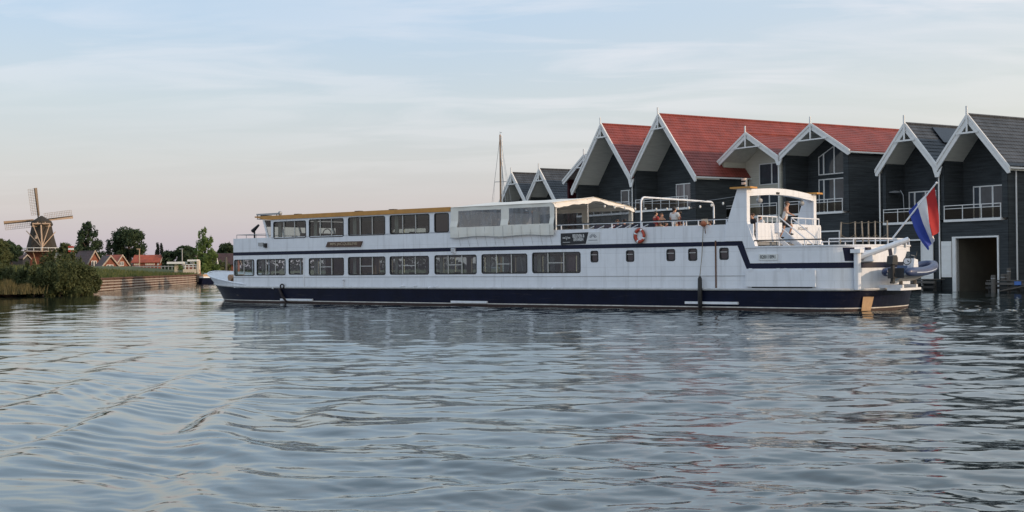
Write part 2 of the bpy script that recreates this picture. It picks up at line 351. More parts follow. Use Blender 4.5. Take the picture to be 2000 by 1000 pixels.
    at = me.attributes.new('chop', 'FLOAT', 'POINT'); at.data.foreach_set('value', np.concatenate([np.sqrt(CH_).ravel(), np.full(4, .1)]).astype(np.float32))
    ma = bpy.data.materials.new('water'); ma.use_nodes = True; t = ma.node_tree; b = t.nodes['Principled BSDF']
    b.inputs['Base Color'].default_value = (.012, .021, .022, 1); b.inputs['Roughness'].default_value = .5; b.inputs['Specular IOR Level'].default_value = 0
    gl = N(t, 'ShaderNodeBsdfGlossy'); gl.inputs['Roughness'].default_value = .012; gl.inputs[0].default_value = (.94, .97, .97, 1); fr = N(t, 'ShaderNodeFresnel'); fr.inputs[0].default_value = 1.333
    mx = N(t, 'ShaderNodeMixShader'); t.links.new(math_n(t, 'POWER', fr.outputs[0], .74), mx.inputs[0]); t.links.new(b.outputs[0], mx.inputs[1]); t.links.new(gl.outputs[0], mx.inputs[2]); t.links.new(mx.outputs[0], t.nodes['Material Output'].inputs[0])
    tcn = N(t, 'ShaderNodeTexCoord'); mpn = N(t, 'ShaderNodeMapping'); mpn.inputs['Scale'].default_value = (.8, 1.7, 1); t.links.new(tcn.outputs['Object'], mpn.inputs[0])
    n1 = N(t, 'ShaderNodeTexNoise'); n1.inputs['Scale'].default_value = 3.6; n1.inputs['Detail'].default_value = 4; t.links.new(mpn.outputs[0], n1.inputs['Vector'])
    bp = N(t, 'ShaderNodeBump'); ag = N(t, 'ShaderNodeAttribute', attribute_name='chop'); t.links.new(math_n(t, 'ADD', math_n(t, 'MULTIPLY', ag.outputs['Fac'], 1.9), .04, True), bp.inputs['Strength']); bp.inputs['Distance'].default_value = .035; t.links.new(n1.outputs[0], bp.inputs['Height']); t.links.new(bp.outputs[0], gl.inputs['Normal']); t.links.new(bp.outputs[0], fr.inputs['Normal'])
    me.materials.append(ma); o = bpy.data.objects.new('water', me); COL.objects.link(o); kind(o, 'structure')
build_water()

# ------------------------------------------------------------------ ground
def poly_ground(name, pts, z, m_, skirt=-1.5):
    mb = MB(); n = len(pts); mb.v = [(x, y, z) for x, y in pts]+[(x, y, skirt) for x, y in pts]
    mb.f = [tuple(range(n))]+[(i, (i+1) % n, (i+1) % n+n, i+n) for i in range(n)]
    o = mb.obj(name, m_); b = bmesh.new(); b.from_mesh(o.data); bmesh.ops.triangulate(b, faces=b.faces); b.to_mesh(o.data); b.free()
    return kind(o, 'structure')
GL = lambda x, y: (HO.w(x, y).x, HO.w(x, y).y)
poly_ground('ground', [(-900, 40), (-70, 92), (-42.5, 99), (-39.6, 113), (-45.9, 184.5), (-39, 192), (-12, 188), GL(-66, 7.5), GL(40, 7.5), (400, -120), (4500, -120), (4500, 5000), (-4500, 5000), (-4500, 40)], .55, SOIL)
def grass_bank():
    P = [Vector((-60, 88)), Vector((-44.5, 101)), Vector((-39.5, 113)), Vector((-45.8, 184)), Vector((-40, 196))]
    cum = [0]
    for a, b in zip(P, P[1:]): cum.append(cum[-1]+(b-a).length)
    mb = MB(); ns, nd = 150, 36
    for i in range(ns):
        s = cum[-1]*i/(ns-1); k = max(j for j in range(len(P)-1) if cum[j] <= s+1e-6); q = P[k].lerp(P[k+1], (s-cum[k])/(cum[k+1]-cum[k]))
        for j in range(nd):
            d = .35+(j/(nd-1))**1.3*75; h = 1.28+min(1, max(0, (d-2)/20))**1.1*1.35+(random.random()-.5)*.14*min(1, d/2)
            mb.v.append((q.x-d*.985, q.y+d*.17, h))
    mb.f = [(i*nd+j, i*nd+j+1, (i+1)*nd+j+1, (i+1)*nd+j) for i in range(ns-1) for j in range(nd-1)]
    kind(mb.obj('grass_bank', GRASS, smooth=True), 'structure')
grass_bank()

# ------------------------------------------------------------------ gabled boathouses
def clad(mb, o, u, n, s0, s1, z0, z1, bh=.17, lim=None, holes=()):
    """lapped boards on a wall line: o + u*s, outward n"""
    k = 0; z = z0
    while z < z1-.01:
        zb = min(z+bh, z1); zm = (z+zb)/2; a, b = s0, s1
        if lim:
            l = lim(zm)
            if l is None: break
            a, b = max(a, l[0]), min(b, l[1])
        iv = [(a, b)] if b > a else []
        for h0, h1, hz0, hz1 in holes:
            if hz0 < zm < hz1:
                nx = []
                for p, q in iv:
                    if h0 > p: nx.append((p, min(q, h0)))
                    if h1 < q: nx.append((max(p, h1), q))
                iv = [t for t in nx if t[1]-t[0] > .02]
        for p, q in iv:
            def g(s, off, zz): return (o[0]+u[0]*s+n[0]*off, o[1]+u[1]*s+n[1]*off, zz)
            mb.quad(g(p, .034, z), g(q, .034, z), g(q, .006, zb), g(p, .006, zb)); mb.quad(g(p, 0, z), g(q, 0, z), g(q, .034, z), g(p, .034, z))
        z = zb
def win_grid(parent, x0, x1, z0, z1, y, cols, bar=None, frame=WHITE2, pane=HPANE, name='window', top=None):
    """white casement proud of a wall facing -y; cols = pane widths as fractions; top = (z at x0, z at x1) for a raking head"""
    t0, t1 = top or (z1, z1); fw = .085; mb = MB()
    zt = lambda x: t0+(t1-t0)*(x-x0)/(x1-x0)
    mb.box(x0, x1, y-.07, y+.03, z0, z0+fw); mb.prism([(x0, t0-fw), (x1, t1-fw), (x1, t1), (x0, t0)], y-.072, y+.03)
    mb.box(x0, x0+fw, y-.068, y+.03, z0+fw, t0-fw*1.2); mb.prism([(x1-fw, z0+fw), (x1, z0+fw), (x1, t1-fw*1.1), (x1-fw, zt(x1-fw)-fw*1.1)], y-.068, y+.03)
    xs = [x0]; tot = sum(cols)
    for c in cols: xs.append(xs[-1]+(x1-x0)*c/tot)
    for x in xs[1:-1]: mb.prism([(x-fw*.8, z0+fw), (x+fw*.8, z0+fw), (x+fw*.8, zt(x+fw*.8)-fw), (x-fw*.8, zt(x-fw*.8)-fw)], y-.064, y+.03)
    if bar: mb.box(x0+fw, x1-fw, y-.06, y+.02, bar-.05, bar+.05)
    w = mb.obj(name, frame, parent)
    for a, b in zip(xs, xs[1:]):
        MB().prism([(a+.04, z0+.04), (b-.04, z0+.04), (b-.04, zt(b-.04)-.04), (a+.04, zt(a+.04)-.04)], y-.035, y-.02).obj('pane', pane, w)
    return w
def roof_side(h, slope, apex, y0, y1, sgn, m_, parent, name='roof'):
    mb = MB(); Ls = h*math.hypot(1, slope); n = max(4, int(Ls/.34)); ux, uz = sgn*1/math.hypot(1, slope), -slope/math.hypot(1, slope); nx, nz = sgn*slope/math.hypot(1, slope), 1/math.hypot(1, slope)
    P = lambda s, o, y: (ux*s+nx*o, y, apex+uz*s+nz*o)
    for k in range(n):
        a, b = Ls*k/n, Ls*(k+1)/n
        mb.quad(P(a, .0, y0), P(a, .0, y1), P(b, .032, y1), P(b, .032, y0)); mb.quad(P(b, .032, y0), P(b, .032, y1), P(b, 0, y1), P(b, 0, y0))
    mb.add([P(0, -.01, y0), P(Ls, -.01, y0), P(Ls, -.16, y0), P(0, -.16, y0), P(0, -.01, y1), P(Ls, -.01, y1), P(Ls, -.16, y1), P(0, -.16, y1)], [(0, 1, 2, 3), (7, 6, 5, 4), (0, 4, 5, 1), (1, 5, 6, 2), (2, 6, 7, 3)])
    return mb.obj(name, m_, parent)
def balcony(t, x0, x1, zb, rec, n, glassy=True, rail_h=1.0):
    bal = MB().box(x0, x1, -.16, rec-.05, zb-.17, zb).obj('balcony', WHITE2, t)
    MB().box(x0, x1, -.13, -.08, zb+rail_h-.05, zb+rail_h).box(x0, x1, -.125, -.085, zb+rail_h-.26, zb+rail_h-.22).obj('rail', WHITE2, bal)
    for i in range(n+1):
        x = x0+.03+(x1-x0-.06)*i/n; MB().box(x-.025, x+.025, -.128, -.082, zb+.001, zb+rail_h-.052).obj('baluster', WHITE2, bal)
    if glassy:
        for i in range(n):
            a = x0+.08+(x1-x0-.06)*i/n; MB().box(a, a+(x1-x0-.06)/n-.1, -.112, -.100, zb+.06, zb+rail_h-.28).obj('glass_panel', PANEL, bal)
    return bal
PANEL = glass('balcony_glass', (.55, .52, .46), .03)
def gable_house(name, label, xc, yo, hl, hr, apex, slope, depth, wallm, roofm, zb, rec=2.3, lw=.3, rw=.5, garage=None, rail=None, joined='', group='gabled boathouses along the water', ridge=True, soff=SOFF):
    t = thing(name, label, 'boathouse', HO.w(xc, yo), HO.rot, group)
    xl, xr = -hl+(.06 if 'L' in joined else .28), hr-(.06 if 'R' in joined else .28)
    zr = lambda x: apex-slope*abs(x)-.20
    lim = lambda z: None if z > apex-.3 else (-(apex-.2-z)/slope, (apex-.2-z)/slope)
    # front wall (below the loggia) with the boat gate, and the two piers beside the loggia
    mb = MB(); hol = []; zt = zb-.172
    if garage:
        g0, g1, gz = garage; hol = [(g0, g1, -9, gz)]
        mb.box(xl, g0, .002, .22, -.7, zt); mb.box(g1, xr, .002, .22, -.7, zt); mb.box(g0, g1, .004, .218, gz, zt)
    else: mb.box(xl, xr, .002, .22, -.7, zt)
    clad(mb, (0, 0), (1, 0), (0, -1), xl, xr, -.4, zt, holes=hol)
    a = zr(xl)-.05; b = zr(xr)-.05
    for p, q in ((xl, xl+lw), (xr-rw, xr)):
        mb.prism([(p, zb), (q, zb), (q, zr(q)), (p, zr(p))], .003, .22); clad(mb, (0, 0), (1, 0), (0, -1), p, q, zb, min(zr(p), zr(q)))
    mb.obj('front_wall', wallm, t)
    # side walls
    for x, n, zz in ((xl, -1, a), (xr, 1, b)):
        mb = MB().box(min(x-n*.2, x), max(x-n*.2, x), .222, depth-.25, -.7, zz); clad(mb, (x, 0), (0, 1), (n, 0), 0.0, depth-.25, -.4, zz); mb.obj('side_wall', wallm, t)
    # wall at the back of the loggia, its left flank, and the rear wall
    mb = MB().prism([(xl+.2, zb-.1), (xr-.2, zb-.1), (xr-.2, zr(xr)), (0, apex-.2), (xl+.2, zr(xl))], rec, rec+.15)
    clad(mb, (0, rec), (1, 0), (0, -1), xl+.2, xr-.2, zb, apex, lim=lim); mb.obj('loggia_wall', wallm, t)
    mb = MB(); clad(mb, (xl+lw, 0), (0, 1), (1, 0), .0, rec, zb, zr(xl+lw)); mb.box(xl+.201, xl+lw-.002, .221, rec, zb, zr(xl)-.05); mb.obj('loggia_flank', wallm, t)
    mb = MB().prism([(xl, -.7), (xr, -.7), (xr, zr(xr)), (0, apex-.2), (xl, zr(xl))], depth-.24, depth-.05); mb.obj('rear_wall', wallm, t)
    # roof, soffit, verge boards, finial
    for sg, h in ((-1, hl), (1, hr)):
        rf = roof_side(h, slope, apex, -.24, depth, sg, roofm, t)
        c = math.hypot(1, slope); e = .165*c
        mb = MB().prism([(0, apex-e), (sg*h, apex-slope*h-e), (sg*h, apex-slope*h-e-.04*c), (0, apex-e-.04*c)], -.20, rec+.01); mb.obj('soffit', soff, t)
        w = .44*c; top = apex+.09; ext = h+(.0 if ('L' if sg < 0 else 'R') in joined else .14)
        mb = MB().prism([(0, top), (sg*ext, top-slope*ext), (sg*ext, top-slope*ext-w*(1 if ('L' if sg < 0 else 'R') in joined else .62)), (sg*(ext-.18), top-slope*(ext-.18)-w), (0, top-w)], -.36, -.26)
        mb.prism([(0, top+.05), (sg*ext, top+.05-slope*ext), (sg*ext, top-.13*c-slope*ext), (0, top-.13*c)], -.42, -.361); mb.obj('bargeboard', WHITE2, t)
        if ('L' if sg < 0 else 'R') in joined and sg > 0:
            zv = top-slope*h-w; q_ = .42; MB().prism([(h-q_, zv+q_*slope), (h, zv+.02), (h+q_, zv+q_*slope), (h+.16, zv-.25), (h-.16, zv-.25)], -.355, -.265).obj('valley_board', WHITE2, t)
    MB().box(-.07, .07, -.47, -.421, apex-1.25, apex+.62).obj('finial', WHITE2, t)
    MB().box(-1.0/slope-.1, 1.0/slope+.1, -.468, -.43, apex-1.26, apex-1.16).obj('cross_tie', WHITE2, t) if slope < 1 else MB().box(-1.05/slope, 1.05/slope, -.468, -.43, apex-1.30, apex-1.18).obj('cross_tie', WHITE2, t)
    if ridge: MB().tube([(0, -.2, apex+.05), (0, depth, apex+.05)], .09, 6).obj('ridge_tiles', roofm, t)
    if 'R' not in joined:
        zz = apex-slope*hr-.08; MB().box(hr-.02, hr+.12, -.2, depth, zz-.12, zz).obj('gutter', WHITE2, t)
    if rail: balcony(t, rail[0], rail[1], zb, rec, rail[2])
    return t
def frame3(t, x0, x1, z1, w=.13, zb=-.3, wl=None, name='gate_frame'):
    wl = wl or w
    return MB().box(x0-wl, x0, -.10, .24, zb, z1).box(x1, x1+w, -.10, .24, zb, z1).box(x0-wl, x1+w, -.104, .244, z1+.002, z1+w).obj(name, WHITE2, t)
def pipe(t, x, y, z0, z1): return MB().tube([(x, y, z0), (x, y, z1)], .055, 8).obj('downpipe', WHITE2, t)

# dark slate pair on the right
h8 = gable_house('boathouse', 'dark slate-roofed boathouse with the open lit boat gate', .41, 0, 2.67, 3.2, 12.25, 1.17, 13, ANTH, SLATE, 5.05, 2.0, .3, .45, garage=(-1.35, 2.08, 3.72), rail=(-2.3, 2.45, 3), joined='L')
win_grid(h8, -1.42, 1.28, 5.07, 7.42, 2.0, (.6, 1.1, 1.1))
frame3(h8, -1.35, 2.08, 3.72, .11, wl=.30)
lf = MB().box(-2.52, -1.68, -.18, -.11, .98, 3.52).obj('gate_leaf', WHITE2, h8)
for z in (1.2, 2.2, 3.2): MB().box(-2.47, -1.73, -.20, -.181, z-.05, z+.05).obj('ledge', WHITE2, lf)
pipe(h8, -2.67, -.16, .8, 8.5); pipe(h8, 3.02, .75, .7, 8.5)
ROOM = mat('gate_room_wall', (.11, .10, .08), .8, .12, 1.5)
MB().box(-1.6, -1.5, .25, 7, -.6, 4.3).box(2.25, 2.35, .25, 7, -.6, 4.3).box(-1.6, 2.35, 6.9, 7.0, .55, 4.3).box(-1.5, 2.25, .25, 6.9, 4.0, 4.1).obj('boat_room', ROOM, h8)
MB().box(-1.5, 2.25, 6.6, 6.88, -.6, .56).obj('boat_room_shade_band', DARKI, h8)  # dark band stands in for shade low on the back wall
h7 = gable_house('boathouse', 'dark slate-roofed boathouse with a solar panel, behind the flag', -5.1, 0, 2.73, 2.84, 12.2, 1.15, 12, ANTH, SLATE, 5.02, 2.0, .3, .3, garage=(-1.25, 1.1, 3.62), rail=(-2.35, 1.75, 3), joined='R')
win_grid(h7, -1.7, .9, 5.05, 7.35, 2.0, (.6, 1.1, 1.1))
frame3(h7, -1.25, 1.1, 3.62, .11)
MB().box(-1.25, 1.1, .15, .2, -.5, 3.62).obj('gate_door', ANTH, h7)
lf = MB().box(1.3, 2.25, -.18, -.11, .85, 3.6).obj('gate_leaf', WHITE2, h7)
for z in (1.1, 2.2, 3.3): MB().box(1.35, 2.2, -.20, -.181, z-.05, z+.05).obj('ledge', WHITE2, lf)
pipe(h7, -2.62, -.16, .8, 9.0)
c_ = math.hypot(1, 1.15)
mb = MB(); P_ = lambda s, o, y: (s/c_+o*1.15/c_, y, 12.2-1.15*s/c_+o/c_)
mb.add([P_(.35, .10, 2.2), P_(1.95, .10, 2.2), P_(1.95, .10, 8.5), P_(.35, .10, 8.5), P_(.35, .16, 2.2), P_(1.95, .16, 2.2), P_(1.95, .16, 8.5), P_(.35, .16, 8.5)], [(0, 3, 2, 1), (4, 5, 6, 7), (0, 1, 5, 4), (1, 2, 6, 5), (2, 3, 7, 6), (3, 0, 4, 7)])
mb.obj('solar_panel', mat('solar_cells', (.012, .014, .022), .15, .2, 3, spec=.7), h7)
# cream and dark pair with red roofs
h6 = gable_house('boathouse', 'dark boathouse with red roof and a tall slanted gable window', -14.55, 0, 3.6, 3.9, 13.1, .60, 10.5, ANTH, REDT, 6.1, 2.5, .3, .55, garage=None, rail=(-3.3, 3.05, 4), joined='L')
win_grid(h6, -2.0, .90, 6.15, 8.92, 2.5, (.55, 1.1, 1.1)); win_grid(h6, -2.0, .90, 9.25, 12.0, 2.5, (.55, 1.1, 1.1), top=(10.75, 12.1))
frame3(h6, -1.2, 2.6, 4.5, .11, zb=.2); MB().box(-1.2, 2.6, -.06, .0, .2, 4.5).obj('gate_door', ANTH, h6)
h5 = gable_house('boathouse', 'cream clapboard boathouse with red roof between dark neighbours', -22.15, 0, 3.85, 3.85, 13.12, .60, 10, CREAM, REDT, 6.1, 2.5, .3, .35, rail=(-3.4, 3.4, 4), joined='R', soff=mat('cream_soffit', (.66, .65, .58), .7, .1, 2))
win_grid(h5, -1.45, 1.15, 8.85, 10.72, 2.5, (1.5, 1)); win_grid(h5, -1.45, 1.15, 6.12, 8.42, 2.5, (1, 1.1))
pipe(h5, 3.7, -.16, .8, 10.6); pipe(h5, -3.62, -.16, .8, 10.5)
# tall red-roofed pair, standing further out
h4 = gable_house('boathouse', 'tallest dark boathouse with the long red roof slope', -29.57, -3.5, 4.15, 4.85, 15.33, 1.175, 19, ANTH, REDT, 6.98, 2.4, .35, .7, rail=(-3.8, 3.6, 6), joined='L')
win_grid(h4, -1.0, 3.2, 7.0, 9.3, 2.4, (1.2, 1, 1, 1.2), pane=mat('curtained_pane', (.20, .18, .19), .08, .6, .9, spec=.4, stretch=(6, 1, .1)))
pipe(h4, -4.15, -.2, .8, 9.9)
h3 = gable_house('boathouse', 'tall dark boathouse with red roof and a roof window', -38.28, -3.5, 5.0, 4.55, 15.35, 1.175, 16, ANTH, REDT, 6.9, 2.4, .35, .45, rail=(-4.5, 4.0, 6), joined='R')
win_grid(h3, -.6, 3.7, 6.92, 9.2, 2.4, (1.2, 1, 1, 1))
c_ = math.hypot(1, 1.175); P_ = lambda s, o, y: (s/c_+o*1.175/c_, y, 15.35-1.175*s/c_+o/c_)
mb = MB().add([P_(1.9, .02, 4.1), P_(3.3, .02, 4.1), P_(3.3, .02, 5.7), P_(1.9, .02, 5.7), P_(1.8, .50, 4.1), P_(3.3, .16, 4.1), P_(3.3, .16, 5.7), P_(1.8, .50, 5.7)], [(0, 3, 2, 1), (4, 5, 6, 7), (0, 1, 5, 4), (1, 2, 6, 5), (2, 3, 7, 6), (3, 0, 4, 7)])
rw = mb.obj('roof_window', GREY, h3)
MB().add([P_(2.0, .49, 4.2), P_(3.15, .23, 4.2), P_(3.15, .23, 5.6), P_(2.0, .49, 5.6)], [(0, 1, 2, 3)]).obj('pane', HPANE, rw)
# far end of the row
h2 = gable_house('boathouse', 'dark red clapboard boathouse half hidden by the tall red-roofed one', -46.1, 0, 3.9, 3.9, 13.2, .60, 9, MAROON, SLATE, 6.1, 2.2)
h1b = gable_house('boathouse', 'dark slate-roofed boathouse next to the dark red one', -54.55, 0, 2.6, 3.1, 12.38, 1.15, 11, ANTH, SLATE, 5.05, 2.0, rail=(-2.2, 2.2, 3), joined='L')
h1a = gable_house('boathouse', 'last dark slate-roofed boathouse, beside the sailing mast', -60.2, 0, 2.9, 3.0, 12.35, 1.15, 11, ANTH, SLATE, 5.05, 2.0, rail=(-2.4, 2.2, 3), joined='R')
for h in (h1a, h1b): win_grid(h, -1.4, 1.3, 5.07, 7.4, 2.0, (.6, 1.1, 1.1))
gable_house('boathouse', 'unseen slate-roofed boathouse added past the right picture edge for its shade', 15.6, 0, 2.8, 2.8, 12.25, 1.15, 13, ANTH, SLATE, 5.05, 2.0, garage=(-1.35, 1.4, 3.72), rail=(-2.3, 2.2, 3))  # unseen house, added to keep the sun off its neighbour's end wall
# lamp burning inside the open boat gate
gl_ = bpy.data.lights.new('gate_lamp', 'POINT'); gl_.energy = 6; gl_.color = (1, .68, .34); gl_.shadow_soft_size = .12
go = bpy.data.objects.new('gate_lamp', gl_); COL.objects.link(go); go.location = HO.w(.41+1.35, 5.6, 3.55)

# ------------------------------------------------------------------ the passenger ship
ship = thing('passenger_ship', 'long white and navy passenger ship with two decks of windows', 'ship', O_SHIP, SH.rot)
S = SH.on; HB = B/2
def hull_loop(w, z_of=None, off=0.0, scale=1.0, nb=26, ns=20):
    """plan outline at rake level w (0 water, 1 bow tip): port side from the stem aft, round the stern, back along starboard"""
    xb = -36.1-1.75*w; xf = -28.6-3.0*w; port = []
    for i in range(nb):
        t = i/(nb-1); tt = t**1.5; X = xb+tt*(xf-xb); h = (HB+off)*scale*max(0, 1-(1-tt)**2.1)**.62
        port.append((X-off*(1-t), h))
    for X in np.linspace(xf, 6.9, 14)[1:-1]: port.append((X, (HB+off)*scale))
    x0, a, p = 6.9, 2.5-.25*(1-min(w, .5)/.5), 2.5
    for i in range(ns):
        th = math.pi/2*(1-i/(ns-1)); port.append((x0+(a+off)*math.cos(th)**(2/p), (HB+off)*scale*math.sin(th)**(2/p)))
    loop = [(x, HB-h) for x, h in port]+[(x, HB+h) for x, h in reversed(port[1:-1])]
    return loop, len(port)
sheer = lambda X: .92+.30*max(0, (-29.5-X)/8.9)**1.4
railz = lambda X: sheer(X)+max(0, 1.93-sheer(-38.3)+.0)*max(0, min(1, (-31.0-X)/7.2))**1.0
def skin(mb, loops):                       # loops: list of lists of (x,y,z), closed
    n = len(loops[0]); base = len(mb.v)
    for l in loops: mb.v += l
    for k in range(len(loops)-1):
        for i in range(n):
            j = (i+1) % n; mb.f.append((base+k*n+i, base+k*n+j, base+(k+1)*n+j, base+(k+1)*n+i))
    return mb
def lp(w, zf, off=0.0, scale=1.0):
    l, n = hull_loop(w, off=off, scale=scale); return [(x, y, zf(x) if callable(zf) else zf) for x, y in l]
mb = MB(); top = lp(.5, sheer)
skin(mb, [lp(.06, .11), lp(.25, lambda X: .11+(sheer(X)-.11)*.5), top]); mb.f.append(tuple(range(len(mb.v)-len(top), len(mb.v))))
hull = mb.obj('hull', NAVY, ship)
skin(MB(), [lp(-.1, -.7, scale=.9), lp(0, -.05, scale=.995), lp(.055, .108)]).obj('boot_top', BOOT, ship)
mb = skin(MB(), [lp(.06, .112, off=.012), lp(.08, .158, off=.012)]); mb.obj('waterline_stripe', LINE, ship)
gw = lp(.5, lambda X: sheer(X)+.02, off=.035); MB().tube(gw, .06, 6, closed=True).obj('gunwale', mat('gunwale_paint', (.50, .51, .52), .5, .15, 3, .1, 8, streak=.3), ship)
# bow bulwark: white plates flaring up to the stem
lo, npt = hull_loop(.5); hi, _ = hull_loop(1.0); nbw = 25
mb = MB()
for sd_ in (1, -1):
    for inn in (0, 1):
        a0 = len(mb.v)
        for i in range(nbw):
            (x0, y0), (x1, y1) = lo[i], hi[i]
            if sd_ < 0: y0, y1 = B-y0, B-y1
            k = .05*inn*sd_; t = (railz(x1)-sheer(x1))/.75; xx = x0+(x1-x0)*t; yy = y0+(y1-y0)*t
            mb.v += [(x0+abs(k)*1.2, y0+k, sheer(x0)+.02), (xx+abs(k)*1.2, yy+k, railz(x1)+.03)]
        mb.f += [(a0+2*i, a0+2*i+2, a0+2*i+3, a0+2*i+1) for i in range(nbw-1)]
bwk = mb.obj('bow_bulwark', WHITE, ship, fix=False)
pr = []
for i in range(nbw-1, -1, -1):
    (x0, y0), (x1, y1) = lo[i], hi[i]; t = (railz(x1)-sheer(x1))/.75; pr.append((x0+(x1-x0)*t, y0+(y1-y0)*t, railz(x1)+.05))
pr2 = [(x, B-y, z) for x, y, z in reversed(pr[:-1])]
MB().tube(pr+pr2, .055, 6).obj('bow_rail', WHITE, ship)
MB().box(-36.2, -35.5, HB-.4, HB+.4, 1.0, 1.55).tube([(-35.85, HB-.55, 1.5), (-35.85, HB+.55, 1.5)], .22, 10).obj('windlass', mat('windlass_paint', (.42, .25, .15), .6, .2, 6), ship)
x_, z_ = S(439, 569, 3.0)
MB().box(x_-.12, x_+.12, HB-.5, HB-.32, z_-.3, z_+.25).box(x_-.3, x_+.25, HB-.55, HB-.28, z_-.32, z_-.18).obj('anchor', BLACK, ship)

def wall_grid(mb, x0, x1, z0, z1, op, ya, yb):
    """flat wall between y=ya and y=yb with rectangular openings"""
    xs = sorted({x0, x1, *[v for o in op for v in o[:2]]}); zs = sorted({z0, z1, *[v for o in op for v in o[2:]]})
    hole = lambda a, b, c, d: any(o[0]-1e-6 <= a and b <= o[1]+1e-6 and o[2]-1e-6 <= c and d <= o[3]+1e-6 for o in op)
    # merge runs along x to keep it light
    for c, d in zip(zs, zs[1:]):
        run = None
        for a, b in list(zip(xs, xs[1:]))+[(None, None)]:
            if a is not None and not hole(a, b, c, d): run = (run[0], b) if run else (a, b)
            elif run: mb.quad((run[0], ya, c), (run[1], ya, c), (run[1], ya, d), (run[0], ya, d)); mb.quad((run[1], yb, c), (run[0], yb, c), (run[0], yb, d), (run[1], yb, d)); run = None
    for a, b, c, d in op:
        mb.quad((a, ya, c), (b, ya, c), (b, yb, c), (a, yb, c)); mb.quad((a, ya, d), (b, ya, d), (b, yb, d), (a, yb, d))
        mb.quad((a, ya, c), (a, ya, d), (a, yb, d), (a, yb, c)); mb.quad((b, ya, c), (b, ya, d), (b, yb, d), (b, yb, c))
    mb.quad((x0, ya, z0), (x0, yb, z0), (x0, yb, z1), (x0, ya, z1)); mb.quad((x1, ya, z0), (x1, yb, z0), (x1, yb, z1), (x1, ya, z1))
    mb.quad((x0, ya, z1), (x1, ya, z1), (x1, yb, z1), (x0, yb, z1)); mb.quad((x0, ya, z0), (x1, ya, z0), (x1, yb, z0), (x0, yb, z0))
def rrect(x0, x1, z0, z1, r, n=4):
    o = []
    for cx, cz, a in ((x1-r, z1-r, 0), (x0+r, z1-r, 90), (x0+r, z0+r, 180), (x1-r, z0+r, 270)):
        o += [(cx+r*math.cos(R(a+90*k/n)), cz+r*math.sin(R(a+90*k/n))) for k in range(n+1)]
    return o
MULL = mat('window_bar', (.50, .50, .49), .45, .05)
def ship_window(o, y, sgn, panes, bar=None, name='window', pm=GLASS, blind=False, curtain=True):
    """rubber-framed window in the wall plane y; sgn -1 = looks to -y"""
    x0, x1, z0, z1 = o; e = .035; out = rrect(x0-e, x1+e, z0-e, z1+e, .13 if x1-x0 > .5 else .10); inn = rrect(x0+.02, x1-.02, z0+.02, z1-.02, .09)
    mb = MB(); n = len(out); ya, yb = y+sgn*.012, y-sgn*.05
    mb.v = [(a, ya, b) for a, b in out]+[(a, ya, b) for a, b in inn]+[(a, yb, b) for a, b in inn]+[(a, y, b) for a, b in out]
    for i in range(n):
        j = (i+1) % n; mb.f += [(i, j, n+j, n+i), (n+i, n+j, 2*n+j, 2*n+i), (3*n+i, 3*n+j, j, i)]
    w = mb.obj(name, BLACK, ship, fix=False)
    xs = [x0+(x1-x0)*k/panes for k in range(panes+1)]; yg = y-sgn*.035
    for a, b in zip(xs, xs[1:]): MB().box(a+.012, b-.012, yg-.004, yg+.004, z0+.01, z1-.01).obj('pane', pm, w)
    for x in xs[1:-1]: MB().box(x-.021, x+.021, y-.03, y+.03 if sgn > 0 else y+.02, z0, z1).obj('mullion', MULL, w)
    if bar is not None: k = bar; MB().box(xs[k]+.02, xs[k+1]-.02, y-.025, y+.015, (z0+z1)/2-.03, (z0+z1)/2+.01).obj('crossbar', MULL, w)
    if blind: MB().box(x0+.03, x1-.03, y-.028, y-.012, z1-.36*(z1-z0), z1-.30*(z1-z0)).obj('crossbar', MULL, w)
    return w
def curtain(x0, x1, y, z0, z1):
    mb = MB(); n = 12
    for i in range(n+1):
        x = x0+(x1-x0)*i/n; yy = y+.05*math.sin(i*1.9); mb.v += [(x, yy, z0), (x, yy, z1)]
    mb.f = [(2*i, 2*i+2, 2*i+3, 2*i+1) for i in range(n)]; return mb.obj('curtain', CURT, ship, smooth=True)
def pxwin(a, b, t, c):
    xm = (a+b)/2; return (S(a, c)[0], S(b, c)[0], S(xm, c)[1], S(xm, t)[1])
LW = [pxwin(*q) for q in ((457,495,508,538), (501,556,507,536.7), (563.5,591.5,505.2,535.3), (603,670,504.7,537), (679.5,751,502.5,536.3), (761,836,501.2,535.3), (848.5,929,499,534.6), (940.5,1028,497,533.3), (1039.5,1132,493.7,532.2))]
PW = [pxwin(*q) for q in ((1153.6,1166.4,491,511), (1223,1236.5,490,510), (1302,1316.5,487.7,508.5), (1344.6,1359.6,486.6,508), (1405.5,1421,485,506))]
UW = [pxwin(*q) for q in ((533.5,596,432.8,464.6), (603,669.5,428.3,462.3), (679.5,750.5,424,458.8), (761,837,420,455.3), (848,875,417,452.8))]
YP, YS = .05, B-.05                                   # outer faces of the port and starboard house sides
XF = S(455, 540)[0]; XA = 4.1
mb = MB(); wall_grid(mb, XF, XA, .90, 2.90, LW+PW, YP, YP+.09); wall_grid(mb, XF, XA, .90, 2.90, LW+PW, YS-.09, YS)
mb.box(XF-.0, XF+.09, YP+.091, YS-.091, .90, 1.55).box(XF, XF+.09, YP+.091, YS-.091, 2.62, 2.90)
for k in range(6): yy = YP+.2+(YS-YP-.4)*k/5; mb.box(XF+.002, XF+.088, yy-.06, yy+.06, 1.551, 2.619)
mb.obj('lower_deckhouse', WHITE, ship, fix=False)
for i, o in enumerate(LW):
    np_ = 1 if i == 2 else (2 if i == 0 else 3)
    ship_window(o, YP, -1, np_, 1 if np_ == 3 and i > 2 else None); ship_window(o, YS, 1, np_)
    if np_ == 3: curtain(o[0]+.02, o[0]+.30, .40, o[2]-.2, o[3]+.15)
